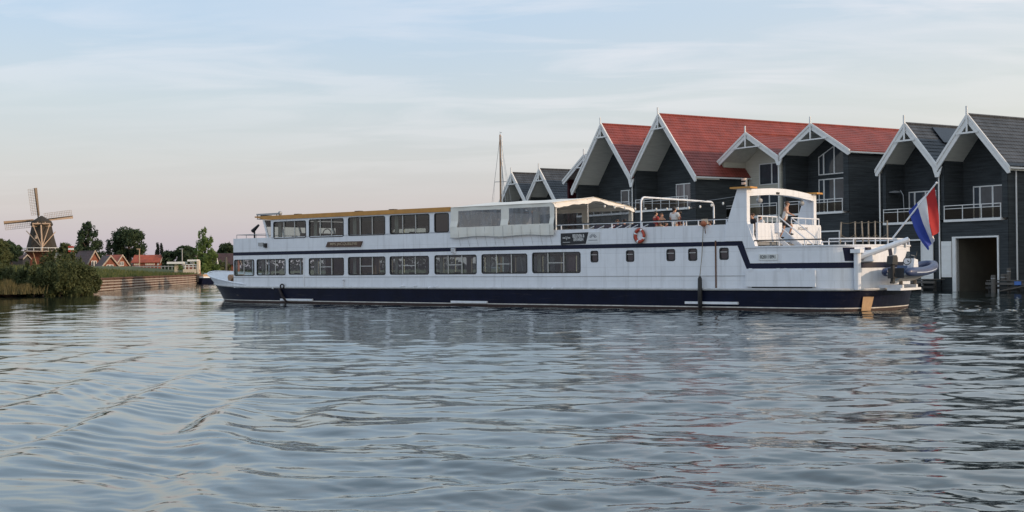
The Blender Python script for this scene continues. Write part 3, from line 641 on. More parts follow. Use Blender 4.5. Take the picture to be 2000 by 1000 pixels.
for o in PW: ship_window(o, YP, -1, 1, blind=True, name='porthole', pm=TINT); ship_window(o, YS, 1, 1, blind=True, name='porthole', pm=TINT)
# upper deckhouse
UZ0, UZ1 = 3.10, 5.08; UX0, UX1 = S(528, 460)[0], -13.75
mb = MB(); wall_grid(mb, UX0, UX1, 3.95, UZ1, UW, YP, YP+.08); UW2 = [(o[0], o[1], o[2], o[2]+.60*(o[3]-o[2])) for o in UW]; wall_grid(mb, UX0, UX1, 3.95, UZ1, UW2, YS-.08, YS); mb.box(UX1-.08, UX1, YP+.081, YS-.081, UZ0, UZ1-.001)
mb.obj('upper_deckhouse', WHITE, ship, fix=False)
for i, o in enumerate(UW):
    np_ = 1 if i == 4 else 3
    ship_window(o, YP, -1, np_, pm=TINT if i == 4 else GLASS); ship_window(UW2[i], YS, 1, np_)
    if np_ == 3: curtain(o[0]+.02, o[0]+.34, .38, o[2]-.1, o[3]+.05)
# navy belt between the decks and the white bulwark band above it
UXB = 4.05
mb = MB().box(XF, UXB, YP, YP+.09, 2.901, 3.949).box(XF, UXB, YS-.09, YS, 2.901, 3.949).box(XF, XF+.09, YP+.091, YS-.091, 2.901, 3.949)
z_fwd = 3.93
ub = MB(); wall_grid(ub, XF, UX1, 2.901, 3.949, [], YP, YP+.09); wall_grid(ub, XF, UX1, 2.901, 3.949, [], YS-.09, YS); wall_grid(ub, UX1, UXB, 2.901, 3.86, [], YP, YP+.09); wall_grid(ub, UX1, UXB, 2.901, 3.86, [], YS-.09, YS)
ub.box(XF, XF+.09, YP+.091, YS-.091, 2.901, 3.95); ub.obj('bulwark_band', WHITE, ship, fix=False)
XB = S(1448, 475)[0]
mb = MB().box(XF-.008, XB, YP-.010, YP-.001, 2.90, 3.10).box(XF-.008, XB, YS+.001, YS+.010, 2.90, 3.10).box(XF-.012, XF-.001, YP, YS, 2.90, 3.10)
p = [S(1448, 469), S(1437, 478.5), S(1453, 530), S(1466, 530)]; p[0] = (p[0][0], 3.10); p[1] = (p[1][0], 2.90); p[2] = (p[2][0], 1.86); p[3] = (p[3][0], 1.86)
p2 = [(XB+.001, 3.10), (XB-.0, 2.90), (XB-.05+.001, 2.899)]
mb.prism([(XB-.22, 2.899), (XB+.004, 2.899), (XB+.004, 3.10), (XB+.02, 3.10), (XB+.40, 2.10), (XA, 2.10), (XA, 1.86), (XB+.22, 1.86)], YP-.009, YP-.0015)
mb.obj('navy_belt', NAVYS, ship)
for zz, xa, xb in ((1.545, XF, 4.0),): MB().box(xa, xb, YP-.018, YP-.001, zz-.012, zz+.012).obj('wall_seam', GREY, ship)
# decks, ceilings, bulkheads
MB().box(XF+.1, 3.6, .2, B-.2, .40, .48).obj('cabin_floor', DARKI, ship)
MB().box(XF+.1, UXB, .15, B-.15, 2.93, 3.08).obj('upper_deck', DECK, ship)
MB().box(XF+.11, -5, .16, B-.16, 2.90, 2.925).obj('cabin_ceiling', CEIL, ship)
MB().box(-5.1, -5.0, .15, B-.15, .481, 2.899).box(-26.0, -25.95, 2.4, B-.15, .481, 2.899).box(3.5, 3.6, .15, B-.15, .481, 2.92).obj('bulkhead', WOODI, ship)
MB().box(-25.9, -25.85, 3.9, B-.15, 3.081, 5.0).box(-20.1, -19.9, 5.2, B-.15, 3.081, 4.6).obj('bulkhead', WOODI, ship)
MB().box(UX0, UX1-.1, YS-.10, YS-.081, 4.60, 5.07).obj('wall_shade_strip', DARKI, ship)  # dark strip puts shade into the far wall above its windows
# roof of the upper deckhouse with its ochre fascia and forward visor
RX0 = S(499, 428)[0]
MB().box(RX0+.1, UX1, .02, B-.02, 5.081, 5.12).prism([(RX0+.05, 5.20), (-13.8, 5.20), (-13.8, 5.25), (RX0+.6, 5.25)], .03, B-.03).obj('roof', CEIL, ship)
mb = MB().prism([(RX0, 5.20), (RX0+1.1, 5.03), (S(880, 412)[0], 5.03), (S(880, 406)[0], 5.27), (RX0, 5.27)], -.03, .015).prism([(RX0, 5.20), (RX0+1.1, 5.03), (-13.8, 5.03), (-13.8, 5.27), (RX0, 5.27)], B-.015, B+.03)
mb.box(RX0-.04, RX0-.001, -.03, B+.03, 5.19, 5.271); mb.obj('roof_fascia', OCHRE, ship)
mb = MB().prism([(RX0+.95, 3.95), (RX0+1.1, 3.95), (RX0+.72, 5.03), (RX0+.55, 5.03)], .08, .14).prism([(RX0+.95, 3.95), (RX0+1.1, 3.95), (RX0+.72, 5.03), (RX0+.55, 5.03)], B-.14, B-.08)
for k in range(1, 5): yy = B*k/5; mb.prism([(RX0+.95, 3.95), (RX0+1.05, 3.95), (RX0+.66, 5.03), (RX0+.55, 5.03)], yy-.04, yy+.04)
ws = mb.obj('windscreen_frame', WHITE, ship)
MB().quad((RX0+1.0, .14, 3.95), (RX0+1.0, B-.14, 3.95), (RX0+.6, B-.14, 5.03), (RX0+.6, .14, 5.03)).quad((RX0+1.1, .11, 3.95), (UX0, .11, 3.95), (UX0, .11, 5.03), (RX0+.72, .11, 5.03)).obj('pane', GLASS, ws)
MB().prism([(RX0+.80, 4.62), (RX0+.95, 4.62), (RX0+.85, 5.02), (RX0+.68, 5.02)], .15, B-.15).obj('ceiling_shade_strip', DARKI, ship)  # added dark strip, imitates the shaded ceiling seen through the front windows
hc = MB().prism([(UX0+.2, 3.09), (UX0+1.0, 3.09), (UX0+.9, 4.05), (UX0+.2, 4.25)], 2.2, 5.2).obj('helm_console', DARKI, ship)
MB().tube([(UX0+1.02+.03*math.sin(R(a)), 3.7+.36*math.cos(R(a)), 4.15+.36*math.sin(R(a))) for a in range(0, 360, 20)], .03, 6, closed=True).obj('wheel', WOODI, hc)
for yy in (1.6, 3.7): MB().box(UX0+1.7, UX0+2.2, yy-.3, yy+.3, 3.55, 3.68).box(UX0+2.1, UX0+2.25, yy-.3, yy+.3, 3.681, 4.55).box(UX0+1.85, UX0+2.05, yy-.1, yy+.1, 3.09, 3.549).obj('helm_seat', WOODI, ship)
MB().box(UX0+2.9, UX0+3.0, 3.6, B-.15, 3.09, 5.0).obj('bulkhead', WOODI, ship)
# forward rail, searchlight, small lamps and the radar bar on the roof
xa, xb = S(458, 464)[0], S(517, 464)[0]
mb = MB().tube([(xb, .1, 4.18), (xa+.1, .1, 4.18), (xa+.1, B-.1, 4.18), (xb, B-.1, 4.18)], .022, 6)
for x in np.linspace(xa+.1, xb, 4): mb.tube([(x, .1, 3.94), (x, .1, 4.18)], .018, 5).tube([(x, B-.1, 3.94), (x, B-.1, 4.18)], .018, 5)
mb.obj('forward_rail', GREY, ship)
x_, z_ = S(497, 452, .6)
MB().tube([(x_, .6, 3.95), (x_, .6, z_+.1)], .05, 8).tube([(x_-.16, .6, z_+.02), (x_+.40, .6, z_+.38)], [.13, .07], 10).obj('searchlight', BLACK, ship)
x_, z_ = S(509, 477)
MB().box(x_-.22, x_+.22, -.02, .049, z_-.10, z_+.10).obj('vent_grille', GREY, ship); MB().box(x_+.35, x_+.55, -.08, .049, z_-.22, z_+.05).box(x_+.38, x_+.52, -.10, -.081, z_-.15, z_-.03).obj('side_lamp', BLACK, ship)
x_, z_ = S(503, 417, 2.0)
x2, z2 = S(549, 413, 2.0)
mb = MB().box(x_, x2-.15, 1.9, 2.1, 5.45, 5.55).ball((x2-.1, 2.0, 5.52), .14); mb.obj('radar_bar', GREY, ship); MB().box(x_+.45, x_+.75, 1.85, 2.15, 5.25, 5.449).tube([(x_+.05, 1.95, 5.25), (x_+.05, 1.95, 5.46)], .03).tube([(x2-.35, 1.95, 5.25), (x2-.35, 1.95, 5.46)], .03).obj('radar_bracket', BLACK, ship)
for px in (512, 571, 690, 757):
    x_, _ = S(px, 428); MB().box(x_-.2, x_+.2, .3, .6, 5.25, 5.33).obj('roof_hatch', BLACK, ship)
# door seam, pipes, vents and fairleads along the side
for px, t, b in ((592.5, 502, 566), (671, 546, 566), (1397, 470, 563)):
    x_, z1 = S(px, t); MB().tube([(x_, .02, .95), (x_, .02, z1)], .035, 6).obj('side_pipe', WHITE if px < 1000 else BROWNW, ship)
for px, py in ((787, 559), (811, 559), (839, 562), (852, 560), (1080, 563), (671, 546), (534, 563)):
    x_, z_ = S(px, py); MB().tube([(x_, -.02, .95), (x_, -.02, z_-.03)], .03).ball((x_, -.02, z_), .085, .085, .06).obj('side_vent', WHITE, ship)
x_, z_ = S(885.5, 490)
vb = MB().box(x_-.13, x_+.13, -.06, .04, z_-.14, z_+.14).obj('vent_box', WHITE, ship)
for k in (-1, 0, 1): MB().box(x_-.11, x_+.11, -.075, -.061, z_+k*.08-.02, z_+k*.08+.02).obj('slat', GREY, vb)
x0, z0 = S(1196, 471); mb = MB()
# belting bars low on the hull
for a, b in ((550, 612), (883, 953), (1340, 1443)):
    x0, x1 = S(a, 592)[0], S(b, 592)[0]; z = max(.215, S((a+b)/2, 591.5)[1]); MB().box(x0, x1, -.12, -.0, z-.055, z+.055).obj('belting', WHITE, ship)
# name board, number plate, banner, sticker
def text(s, x, z, size, m_, parent, y=-.02, align='CENTER', sx=1.0, font_off=.004, fit=None):
    c = bpy.data.curves.new('lettering', 'FONT'); c.body = s; c.size = size; c.align_x = align; c.align_y = 'CENTER'; c.extrude = .003; c.offset = font_off; c.materials.append(m_)
    o = bpy.data.objects.new('lettering', c); COL.objects.link(o); o.parent = parent; o.location = (x, y, z); o.rotation_euler = (R(90), 0, 0); o.scale = (sx, 1, 1); bpy.context.view_layer.update()
    me = bpy.data.meshes.new_from_object(o.evaluated_get(bpy.context.evaluated_depsgraph_get())); me.materials.clear(); me.materials.append(m_); q = bpy.data.objects.new('lettering', me); COL.objects.link(q); q.parent = parent; q.location = o.location; q.rotation_euler = o.rotation_euler; q.scale = o.scale
    bpy.data.objects.remove(o); q.name = 'lettering'
    if fit: xs = [v.co.x for v in me.vertices]; q.scale = (fit/(max(xs)-min(xs)), 1, 1)
    return q
a, b, c, d = S(636.3, 482.6), S(640.5, 472.5), S(707.5, 471), S(704, 482)
nb = MB().prism([a, d, c, b], -.03, .048).obj('name_board', mat('carved_wood', (.085, .045, .03), .5, .25, 3, .4, 12), ship)
text('MPS JACQUELINE', (a[0]+c[0])/2, (a[1]+b[1])/2+.01, .21, mat('gilt_letters', (.36, .29, .20), .5, .1), nb, y=-.036, fit=(c[0]-a[0])*.74)
a, b, c, d = S(1095, 478.5), S(1094.8, 456), S(1148, 453.5), S(1143, 476)
bn = MB().prism([a, d, c, b], .012, .049).obj('banner', mat('banner_black', (.012, .013, .018), .5, .2), ship)
BW = mat('banner_white', (.62, .63, .64), .6, .05)
w_ = S(1141, 462)[0]-S(1118, 462)[0]; x_, z_ = S(1129.5, 460.9); text('BELEVEN &', x_, z_, .22, BW, bn, y=.008, font_off=.006, fit=w_)
x_, z_ = S(1129.5, 467.8); text('ERVAREN', x_, z_, .22, BW, bn, y=.008, font_off=.006, fit=w_*.82)
x_, z_ = S(1106, 464.2); text('sea', x_-.145, z_, .15, BW, bn, y=.008, font_off=.003, fit=.17); text('you', x_+.15, z_, .15, BW, bn, y=.008, font_off=.003, fit=.17)
MB().prism([(x_-.05, z_+.08), (x_, z_-.14), (x_+.06, z_+.09), (x_+.03, z_+.05), (x_, z_-.06), (x_-.03, z_+.05)], .004, .011).box(x_-.22, x_+.22, .005, .011, z_-.24, z_-.22).obj('emblem', BW, bn)
a, b, c, d = S(1144, 476), S(1149, 453.5), S(1171, 453), S(1169.5, 474.5)
st = MB().prism([a, d, c, b], .02, .049).obj('sticker', mat('sticker_white', (.66, .68, .70), .5, .03), ship)
x_, z_ = S(1157.5, 464); GI = mat('sticker_ink', (.20, .21, .24), .6, .1); mb = MB()
for k in range(7): an = R(20+140*k/6); mb.tube([(x_+.10*math.cos(an), .017, z_+.10*math.sin(an)-.03), (x_+.24*math.cos(an), .017, z_+.22*math.sin(an)-.03)], .018, 4)
mb.box(x_-.26, x_+.26, .012, .019, z_-.14, z_-.11); mb.obj('emblem', GI, st)
x_, z_ = S(1500, 502)
npl = MB().box(S(1481.5, 502)[0], S(1518, 502)[0], .0, .049, z_-.14, z_+.14).obj('number_plate', mat('plate_white', (.70, .72, .72), .4, .04), ship)
text('02011091', x_, z_, .21, BLACK, npl, y=-.006, sx=.92, font_off=.003)

# ------------------------------------------------------------------ stern
def stern_pts(off=0.0, x0=XA, n=44, a=2.4, xs=6.9):
    h = HB-.05+off; P = [(x, HB-h) for x in np.linspace(x0, xs, 8)[:-1]]
    for i in range(n+1):
        th = -math.pi/2+math.pi*i/n; c, s = math.cos(th), math.sin(th)
        P.append((xs+(a+off)*abs(c)**(2/2.5), HB+h*math.copysign(abs(s)**(2/2.5), s)))
    return P+[(x, HB+h) for x in np.linspace(xs, x0, 8)[1:]]
def shell(mb, o1, o2, z0, z1, P=None):
    a, b = (stern_pts(o1), stern_pts(o2)) if P is None else P; n = len(a); k = len(mb.v)
    mb.v += [(x, y, z0) for x, y in a]+[(x, y, z1) for x, y in a]+[(x, y, z1) for x, y in b]+[(x, y, z0) for x, y in b]
    for i in range(n-1):
        for q in range(4): r = (q+1) % 4; mb.f.append((k+q*n+i, k+q*n+i+1, k+r*n+i+1, k+r*n+i))
    mb.f += [(k, k+n, k+2*n, k+3*n), (k+n-1, k+2*n-1, k+3*n-1, k+4*n-1)]
    return mb
def stern_s(px, z, off=0.0):                # index position (float) along the stern outline that the photo column meets
    P = stern_pts(off); best = None
    for i in range(len(P)-1):
        for f in np.linspace(0, 1, 12, endpoint=False):
            x = P[i][0]*(1-f)+P[i+1][0]*f; y = P[i][1]*(1-f)+P[i+1][1]*f
            if y > HB+.5: continue
            u = proj(SH.w(x, y, z))[0]
            if best is None or abs(u-px) < best[0]: best = (abs(u-px), i+f)
    return best[1]
def stern_xy(s, off=0.0):
    P = stern_pts(off); i = min(int(s), len(P)-2); f = s-i; return P[i][0]*(1-f)+P[i+1][0]*f, P[i][1]*(1-f)+P[i+1][1]*f
def stern_patch(mb, pb, pt, z0, z1, off, thick, hull_=False, n=6):
    """panel following the curve: bottom edge between photo columns pb, top edge between pt"""
    zb = [stern_s(p, z0, off) for p in pb]; zt = [stern_s(p, z1, off) for p in pt]; k = len(mb.v)
    for o in (off, off-thick):
        for i in range(n+1):
            f = i/n; x, y = stern_xy(zb[0]*(1-f)+zb[1]*f, o); mb.v.append((x, y, z0)); x, y = stern_xy(zt[0]*(1-f)+zt[1]*f, o); mb.v.append((x, y, z1))
    m_ = 2*(n+1)
    for i in range(n): mb.f += [(k+2*i, k+2*i+2, k+2*i+3, k+2*i+1), (k+m_+2*i, k+m_+2*i+1, k+m_+2*i+3, k+m_+2*i+2), (k+2*i, k+m_+2*i, k+m_+2*i+2, k+2*i+2), (k+2*i+1, k+2*i+3, k+m_+2*i+3, k+m_+2*i+1)]
    mb.f += [(k, k+1, k+m_+1, k+m_), (k+2*n, k+m_+2*n, k+m_+2*n+1, k+2*n+1)]
    return mb
mb = shell(MB(), 0, -.09, .90, 1.859); shell(mb, 0, -.09, 2.101, 2.80); mb.obj('stern_bulwark', WHITE, ship, smooth=False)
shell(MB(), .008, -.09, 1.86, 2.10).obj('stern_stripe', NAVYS, ship)
shell(MB(), .05, -.12, 2.801, 2.86).obj('stern_cap_rail', WHITE, ship)
pl = stern_pts(-.1); MB().prism([(x, y) for x, y in pl], 1.92, 2.0, 'z').obj('aft_deck', DECK, ship)
mb = MB()
for pb, pt in (((1650, 1671), (1646, 1668.5)), ((1692, 1708), (1689, 1701)), ((1738, 1746), (1734, 1741))): stern_patch(mb, pb, pt, 2.16, 2.74, .008, .02)
mb.obj('port_shade_panel', NAVYS, ship)  # dark panels stand in for the shaded inside of the bulwark openings
# rail round the stern: port run black, the rest white
P = stern_pts(-.02); i0 = 7; s1 = int(stern_s(1613, 3.1))
MB().tube([(x, y, 3.11) for x, y in P[:s1+1]], .032, 6).obj('aft_handrail', BLACK, ship)
MB().tube([(x, y, 3.12) for x, y in P[s1+1:]], .034, 6).obj('aft_handrail', WHITE, ship)
k = MB()
acc = 0
for i in range(len(P)-1):
    acc += math.hypot(P[i+1][0]-P[i][0], P[i+1][1]-P[i][1])
    if acc > .95: acc = 0; x, y = P[i+1]; MB().tube([(x, y, 2.86), (x, y, 3.10)], .026, 6).obj('rail_post', WHITE, ship)
# tan plates on the hull at the stern
def hull_patch(px0, px1, px2, px3, z0, z1):
    l, n = hull_loop(.12, off=.02); l = l[:n]; l = l[38:]
    def at(px, z):
        best = None
        for i in range(len(l)-1):
            for f in (0, .2, .4, .6, .8):
                x = l[i][0]*(1-f)+l[i+1][0]*f; y = l[i][1]*(1-f)+l[i+1][1]*f; u = proj(SH.w(x, y, z))[0]
                if best is None or abs(u-px) < best[0]: best = (abs(u-px), x, y)
        return best[1:]
    mb = MB(); n = 5
    for i in range(n+1):
        f = i/n; a = at(px0*(1-f)+px1*f, z0); b = at(px2*(1-f)+px3*f, z1); a2 = (a[0]+.06*(a[0]-5)/5, a[1]-.05); b2 = (b[0]+.08*(b[0]-5)/5, b[1]-.06); mb.v += [(*a2, z0), (*b2, z1)]
    mb.f = [(2*i, 2*i+2, 2*i+3, 2*i+1) for i in range(n)]; return mb.obj('hull_plate', TAN, ship)
hull_patch(1681, 1699, 1685, 1705, .02, .62); hull_patch(1754, 1762, 1758, 1766, .10, .66)
# hung gangway panel
a, b = S(1457.5, 545)[0], S(1594, 545)[0]
gp = MB().box(a, b, -.10, .045, S(1520, 560)[1], S(1520, 528)[1]).obj('gangway_panel', WHITE, ship)
for px in (1468, 1522, 1536, 1581): x_ = S(px, 528)[0]; MB().box(x_-.08, x_+.08, -.12, -.101, S(px, 529)[1], S(px, 524)[1]).obj('hinge', WHITE, gp)
MB().box(a+.3, b-.2, -.06, .04, S(1520, 562.5)[1], S(1520, 560.2)[1]).obj('panel_sill', BLACK, gp)
# gap of bright metal where the aft bulkhead stands below the pylon
aft = MB().box(3.62, 3.70, .15, B-.15, 2.0, 3.079).obj('aft_bulkhead', WHITE, ship)
DOORM = mat('aft_door', (.52, .46, .38), .5, .08)
MB().box(3.701, 3.74, 1.2, 1.95, 2.02, 3.05).obj('door', DOORM, aft); MB().box(3.701, 3.735, .5, 1.1, 2.45, 3.0).obj('window', TINT, aft); MB().box(3.701, 3.735, 4.9, 6.2, 2.4, 2.98).obj('window', TINT, aft)
# ------------------------------------------------------------------ pylon with its arch
FZ = 5.42
fin = [S(1415, 486), S(1470.5, 486), S(1459, 433), S(1458.5, 366.5), S(1441, 366.5), S(1420, 437)]
fin[1] = (fin[2][0]+.42, fin[1][1]); fin[0:1] = [(fin[5][0]-.12, 3.11), (XB+.05, 3.11), (XB+.20, 2.79)]; fin[3] = (fin[3][0], 2.79); TH = .30
fin = [fin[0], fin[1], fin[2]]+fin[3:]
for y0 in (-.02, B-TH+.02):
    f_ = MB().prism(fin, y0, y0+TH).obj('pylon_fin', WHITE, ship)
xr_ = fin[4][0]; mb = MB(); n = 14
for i in range(n):                          # slightly bowed arch beam between the fins
    a, b = i/n, (i+1)/n; z = lambda t: FZ+.16*math.sin(math.pi*t)
    ya, yb = TH-.019+(B-2*TH+.038)*a, TH-.019+(B-2*TH+.038)*b
    mb.prism([(ya, z(a)-.30), (yb, z(b)-.30), (yb, z(b)), (ya, z(a))], xr_-.34, xr_+.0, 'x')
mb.obj('pylon_arch', WHITE, ship)
for y0 in (0, B-TH): MB().box(xr_-.75, xr_+.28, y0-.18, y0+TH+.18, FZ+.03, FZ+.11).obj('pylon_cap', OCHRE, ship)
ml = MB().tube([(xr_-.1, .15, FZ+.11), (xr_-.1, .15, FZ+.45)], .05).obj('mast_light', GREY, ship)
for zz in (.22, .40): MB().lathe([(.02, 0), (.12, .0), (.12, .1), (.02, .1)], (xr_-.2, .15, FZ+zz), 10).obj('lamp', mat('lamp_shell', (.55, .42, .36), .4, .1), ml)
MB().box(xr_+.001, xr_+.03, 2.9, 3.2, FZ-.12, FZ-.02).obj('arch_lamp', BLACK, ship)
fl = MB().tube([(xr_-.3, 1.8, 4.92), (xr_-.3, 1.8, FZ-.2)], .03).ball((xr_-.3, 1.8, 4.98), .14, .2, .13).obj('flood_light', GREY, ship)
MB().tube([(xr_-.3, 6.2, 5.0), (xr_-.3, 6.2, FZ-.2)], .03).ball((xr_-.3, 6.2, 5.0), .14, .2, .13).obj('flood_light', GREY, ship)
# upper deck's aft breastwork, stair opening between, starboard breastwork
x_p = S(1490, 447, .9)[0]; zt, zb_ = 3.92, 3.085
MB().box(x_p-.05, x_p+.05, TH+.001, 2.35, zb_, zt).obj('breastwork', WHITE, ship)
MB().box(x_p-.05, x_p+.05, 3.75, B-TH, 3.0, zt).obj('breastwork', WHITE, ship)
MB().box(x_p+.051, x_p+.25, 2.0, 2.32, 3.5, 3.95).obj('stair_locker', WHITE, ship)
lt = text('JACQUELINE', 0, 0, .19, mat('grey_letters', (.3, .3, .31), .6, .1), ship); lt.location = (x_p+.055, 4.9, 3.72); lt.rotation_euler = (R(90), 0, R(90))
def railing(name, pts, h, posts, m_=WHITE, r=.024, mid=False, topm=None):
    mb = MB().tube([(x, y, z+h) for x, y, z in pts], r+.006, 6)
    if mid: mb.tube([(x, y, z+h*.5) for x, y, z in pts], r*.8, 5)
    o = mb.obj(name, topm or m_, ship)
    for f in np.linspace(0, len(pts)-1, posts):
        i = min(int(f), len(pts)-2); q = Vector(pts[i]).lerp(Vector(pts[i+1]), f-i); MB().tube([q, q+Vector((0, 0, h))], r, 6).obj('post', m_, o)
    return o
railing('stair_rail', [(x_p, TH+.1, zt), (x_p, 2.3, zt)], .30, 5)
railing('stair_rail', [(x_p, 3.8, zt), (x_p, B-TH-.1, zt)], .30, 5)
for yy in (2.42, 3.68):                     # stair flight down to the aft deck
    st_ = MB().prism([(x_p+.06, 3.05), (x_p+.06, 3.30), (x_p+1.45, 2.22), (x_p+1.45, 2.0)], yy-.03, yy+.03).obj('stair_stringer', WHITE, ship)
    for dz in (.50, .92): MB().tube([(x_p+.05, yy, 3.20+dz+.1), (x_p+1.40, yy, 2.12+dz+.1)], .028, 6).obj('handrail', WHITE, st_)
    for q in (.05, 1.38): MB().tube([(x_p+q, yy, 3.25-.79*q), (x_p+q, yy, 3.20-.8*q+1.0)], .024, 6).obj('post', WHITE, st_)
for k_ in range(5): xx = x_p+.15+.27*k_; MB().box(xx, xx+.24, 2.46, 3.64, 2.86-.21*k_, 2.90-.21*k_).obj('stair_tread', DECK, ship)
# ------------------------------------------------------------------ canvas tent on the upper deck
TX0, TX1 = -13.749, S(1083, 400)[0]; ZR = 5.22
def tent_side(yo, sgn):
    y = lambda z: yo-sgn*(-.05+.10*max(0, (4.6-z)))*1.0
    a0, a1 = S(895, 425)[0], S(979, 420)[0]; b0, b1 = S(994, 420)[0], S(1074, 415)[0]; zw = [(S(897, 443)[1], S(895, 409)[1]), (S(996, 440)[1], S(994, 404)[1])]
    zw = [(4.16, 5.03), (4.20, 5.05)]; ops = [(a0, a1, *zw[0]), (b0, b1, 4.20, 5.05)]
    mb = MB(); nx = 44; xs = sorted({*np.linspace(TX0, TX1, nx), a0, a1, b0, b1}); zs = [3.62, 3.80, 4.0, 4.16, 4.20, 4.5, 4.8, 5.03, 5.05, 5.15, ZR+.02]
    def pt(x, z):
        wv = .020*math.sin(x*3.7+z*1.7)+.014*math.sin(x*9.1-z*4)*(1 if z < 4.2 else .4); lo = .05*math.sin(x*4.4)*(z < 3.7)
        bulge = .14 if 3.7 < z < 4.3 else (.12 if z <= 3.7 else .05); return (x, yo+sgn*(bulge+wv), z+lo*.5+(.0 if z > 3.7 else .03*math.sin(x*2)))
    for xa, xb in zip(xs, xs[1:]):
        for za, zb in zip(zs, zs[1:]):
            if any(o[0]-1e-4 <= xa and xb <= o[1]+1e-4 and o[2]-1e-4 <= za and zb <= o[3]+1e-4 for o in ops): continue
            mb.quad(pt(xa, za), pt(xb, za), pt(xb, zb), pt(xa, zb))
    t = mb.obj('canvas_side', CANV, ship, smooth=True, fix=False)
    for o in ops:
        mb = MB(); ns = 10
        for xa, xb in zip(np.linspace(o[0], o[1], ns), np.linspace(o[0], o[1], ns)[1:]):
            for za, zb in zip(np.linspace(o[2], o[3], 4), np.linspace(o[2], o[3], 4)[1:]):
                q = lambda x, z: (x, yo+sgn*(.05+.012*math.sin(x*6+z*3)), z); mb.quad(q(xa, za), q(xb, za), q(xb, zb), q(xa, zb))
        mb.obj('vinyl_window', VINYL, t, smooth=True, fix=False)
        MB().box(o[0]-.0, o[1]+.0, yo+sgn*.085-.004, yo+sgn*.085+.004, o[2]-.035, o[2]-.0).obj('hem', mat('hem_grey', (.36, .36, .35), .8), t)
    for x in np.linspace(TX0+.6, TX1-.25, 11):
        MB().tube([(x, yo+sgn*.155, 4.14), (x+.02, yo+sgn*.16, 3.68), (x+.05, yo+sgn*.02, 3.16)], .009, 4).obj('lashing', GREY, t)
    MB().tube([(x, yo+sgn*.165, 3.63+.03*math.sin(x*2)) for x in np.linspace(TX0, TX1, 40)], .016, 4).obj('hem', GREY, t)
tent_side(.05, -1); tent_side(B-.05, 1)
mb = MB()
zc_ = lambda y: ZR+.40*(1-abs(y-HB)/HB)+.02
ys_ = np.linspace(-.06, B+.06, 13); xs_ = np.linspace(TX0, TX1, 26)
for i in range(25):
    for j in range(12):
        def q(x, y): return (x, y, zc_(min(max(y, 0), B))-.03*abs(math.sin((x-TX0)*math.pi/2.3))*(1 if 0 < y < B else 0))
        mb.quad(q(xs_[i], ys_[j]), q(xs_[i+1], ys_[j]), q(xs_[i+1], ys_[j+1]), q(xs_[i], ys_[j+1]))
mb.obj('tent_roof', CANV, ship, smooth=True, fix=False)
mb = MB(); n = 40                               # aft valance with a loose scalloped edge
for i in range(n):
    a, b = -.08+(B+.16)*i/n, -.08+(B+.16)*(i+1)/n
    f = lambda y: (zc_(min(max(y, 0), B))+.02, zc_(min(max(y, 0), B))-.25-.02*math.sin(y*2.9)-.02*math.sin(y*7.3)+(.04 if 3.2 < y < 4.6 else 0), TX1+.06+.03*math.sin(y*4.1))
    A_, B_ = f(a), f(b); mb.quad((A_[2]+.03, a, A_[1]), (B_[2]+.03, b, B_[1]), (B_[2]-.02, b, (B_[0]+B_[1])/2), (A_[2]-.02, a, (A_[0]+A_[1])/2)); mb.quad((A_[2]-.02, a, (A_[0]+A_[1])/2), (B_[2]-.02, b, (B_[0]+B_[1])/2), (TX1-.12, b, B_[0]), (TX1-.12, a, A_[0]))
mb.obj('tent_valance', AWN, ship, smooth=True, fix=False)
for y in (.12, 2.9, B-.12): MB().tube([(TX1, y, 3.08), (TX1, y, zc_(y)-.05)], .035 if y != 2.9 else .02, 6).obj('tent_pole', WHITE2, ship)
# ------------------------------------------------------------------ sun deck rail, hoop, chairs, tables
RXs = [S(p, 445)[0] for p in (1094, 1137, 1193, 1252, 1312, 1333, 1338.5, 1362, 1417)]
for yy in (.10, B-.10):
    r = MB().box(TX1+.1, fin[7][0]+.3, yy-.03, yy+.03, 4.12, 4.17).obj('deck_rail', BLACK, ship)
    MB().box(TX1+.1, fin[7][0]+.3, yy-.022, yy+.022, 4.085, 4.119).obj('deck_rail', WHITE, ship)
    for x in RXs: MB().tube([(x, yy, 3.86), (x, yy, 4.085)], .03, 6).obj('rail_post', WHITE, ship)
hx = S(1250, 420)[0]; q = [(hx, .1, 3.86)]
for k in range(5): q.append((hx, .1+.30*(1-math.cos(R(90*k/4))), 5.0+.30*math.sin(R(90*k/4))))
for k in range(5): q.append((hx, B-.1-.30*(1-math.sin(R(90*k/4))), 5.0+.30*math.cos(R(90*k/4))))
q.append((hx, B-.1, 3.86)); MB().tube(q, .045, 8).obj('hoop', WHITE, ship)
CH_SEAT = mat('chair_navy', (.018, .022, .05), .7, .15, 6)
def deck_chair(x, y, label, rz=0):
    t = thing('deck_chair', label, 'chair', SH.w(x, y, 3.08), SH.rot+rz, 'chairs on the sun deck')
    MB().box(-.24, .24, -.25, .25, .40, .45).obj('seat', CH_SEAT, t); MB().prism([(-.26, .46), (-.20, .46), (-.40, .98), (-.46, .98)], -.24, .24).obj('backrest', CH_SEAT, t)
    for s in (-1, 1): MB().tube([(.24, s*.27, 0), (.27, s*.27, .55), (.20, s*.27, .70), (-.36, s*.27, .92)], .022, 6).obj('arm_tube', WHITE, t); MB().tube([(-.30, s*.27, 0), (-.22, s*.27, .42), (.25, s*.27, .42)], .02, 6).obj('leg', WHITE, t)
    return t
cxs = [S(p, 455, .9)[0] for p in (1158, 1177, 1198, 1212, 1229, 1243, 1263)]
for k_, x in enumerate(cxs): deck_chair(x, .75, 'navy deck chair with white tube arms, %s in the row aft of the canvas tent' % ('first', 'second', 'third', 'fourth', 'fifth', 'sixth', 'seventh')[k_], R(180))
TBL = mat('table_top', (.52, .50, .46), .5, .08)
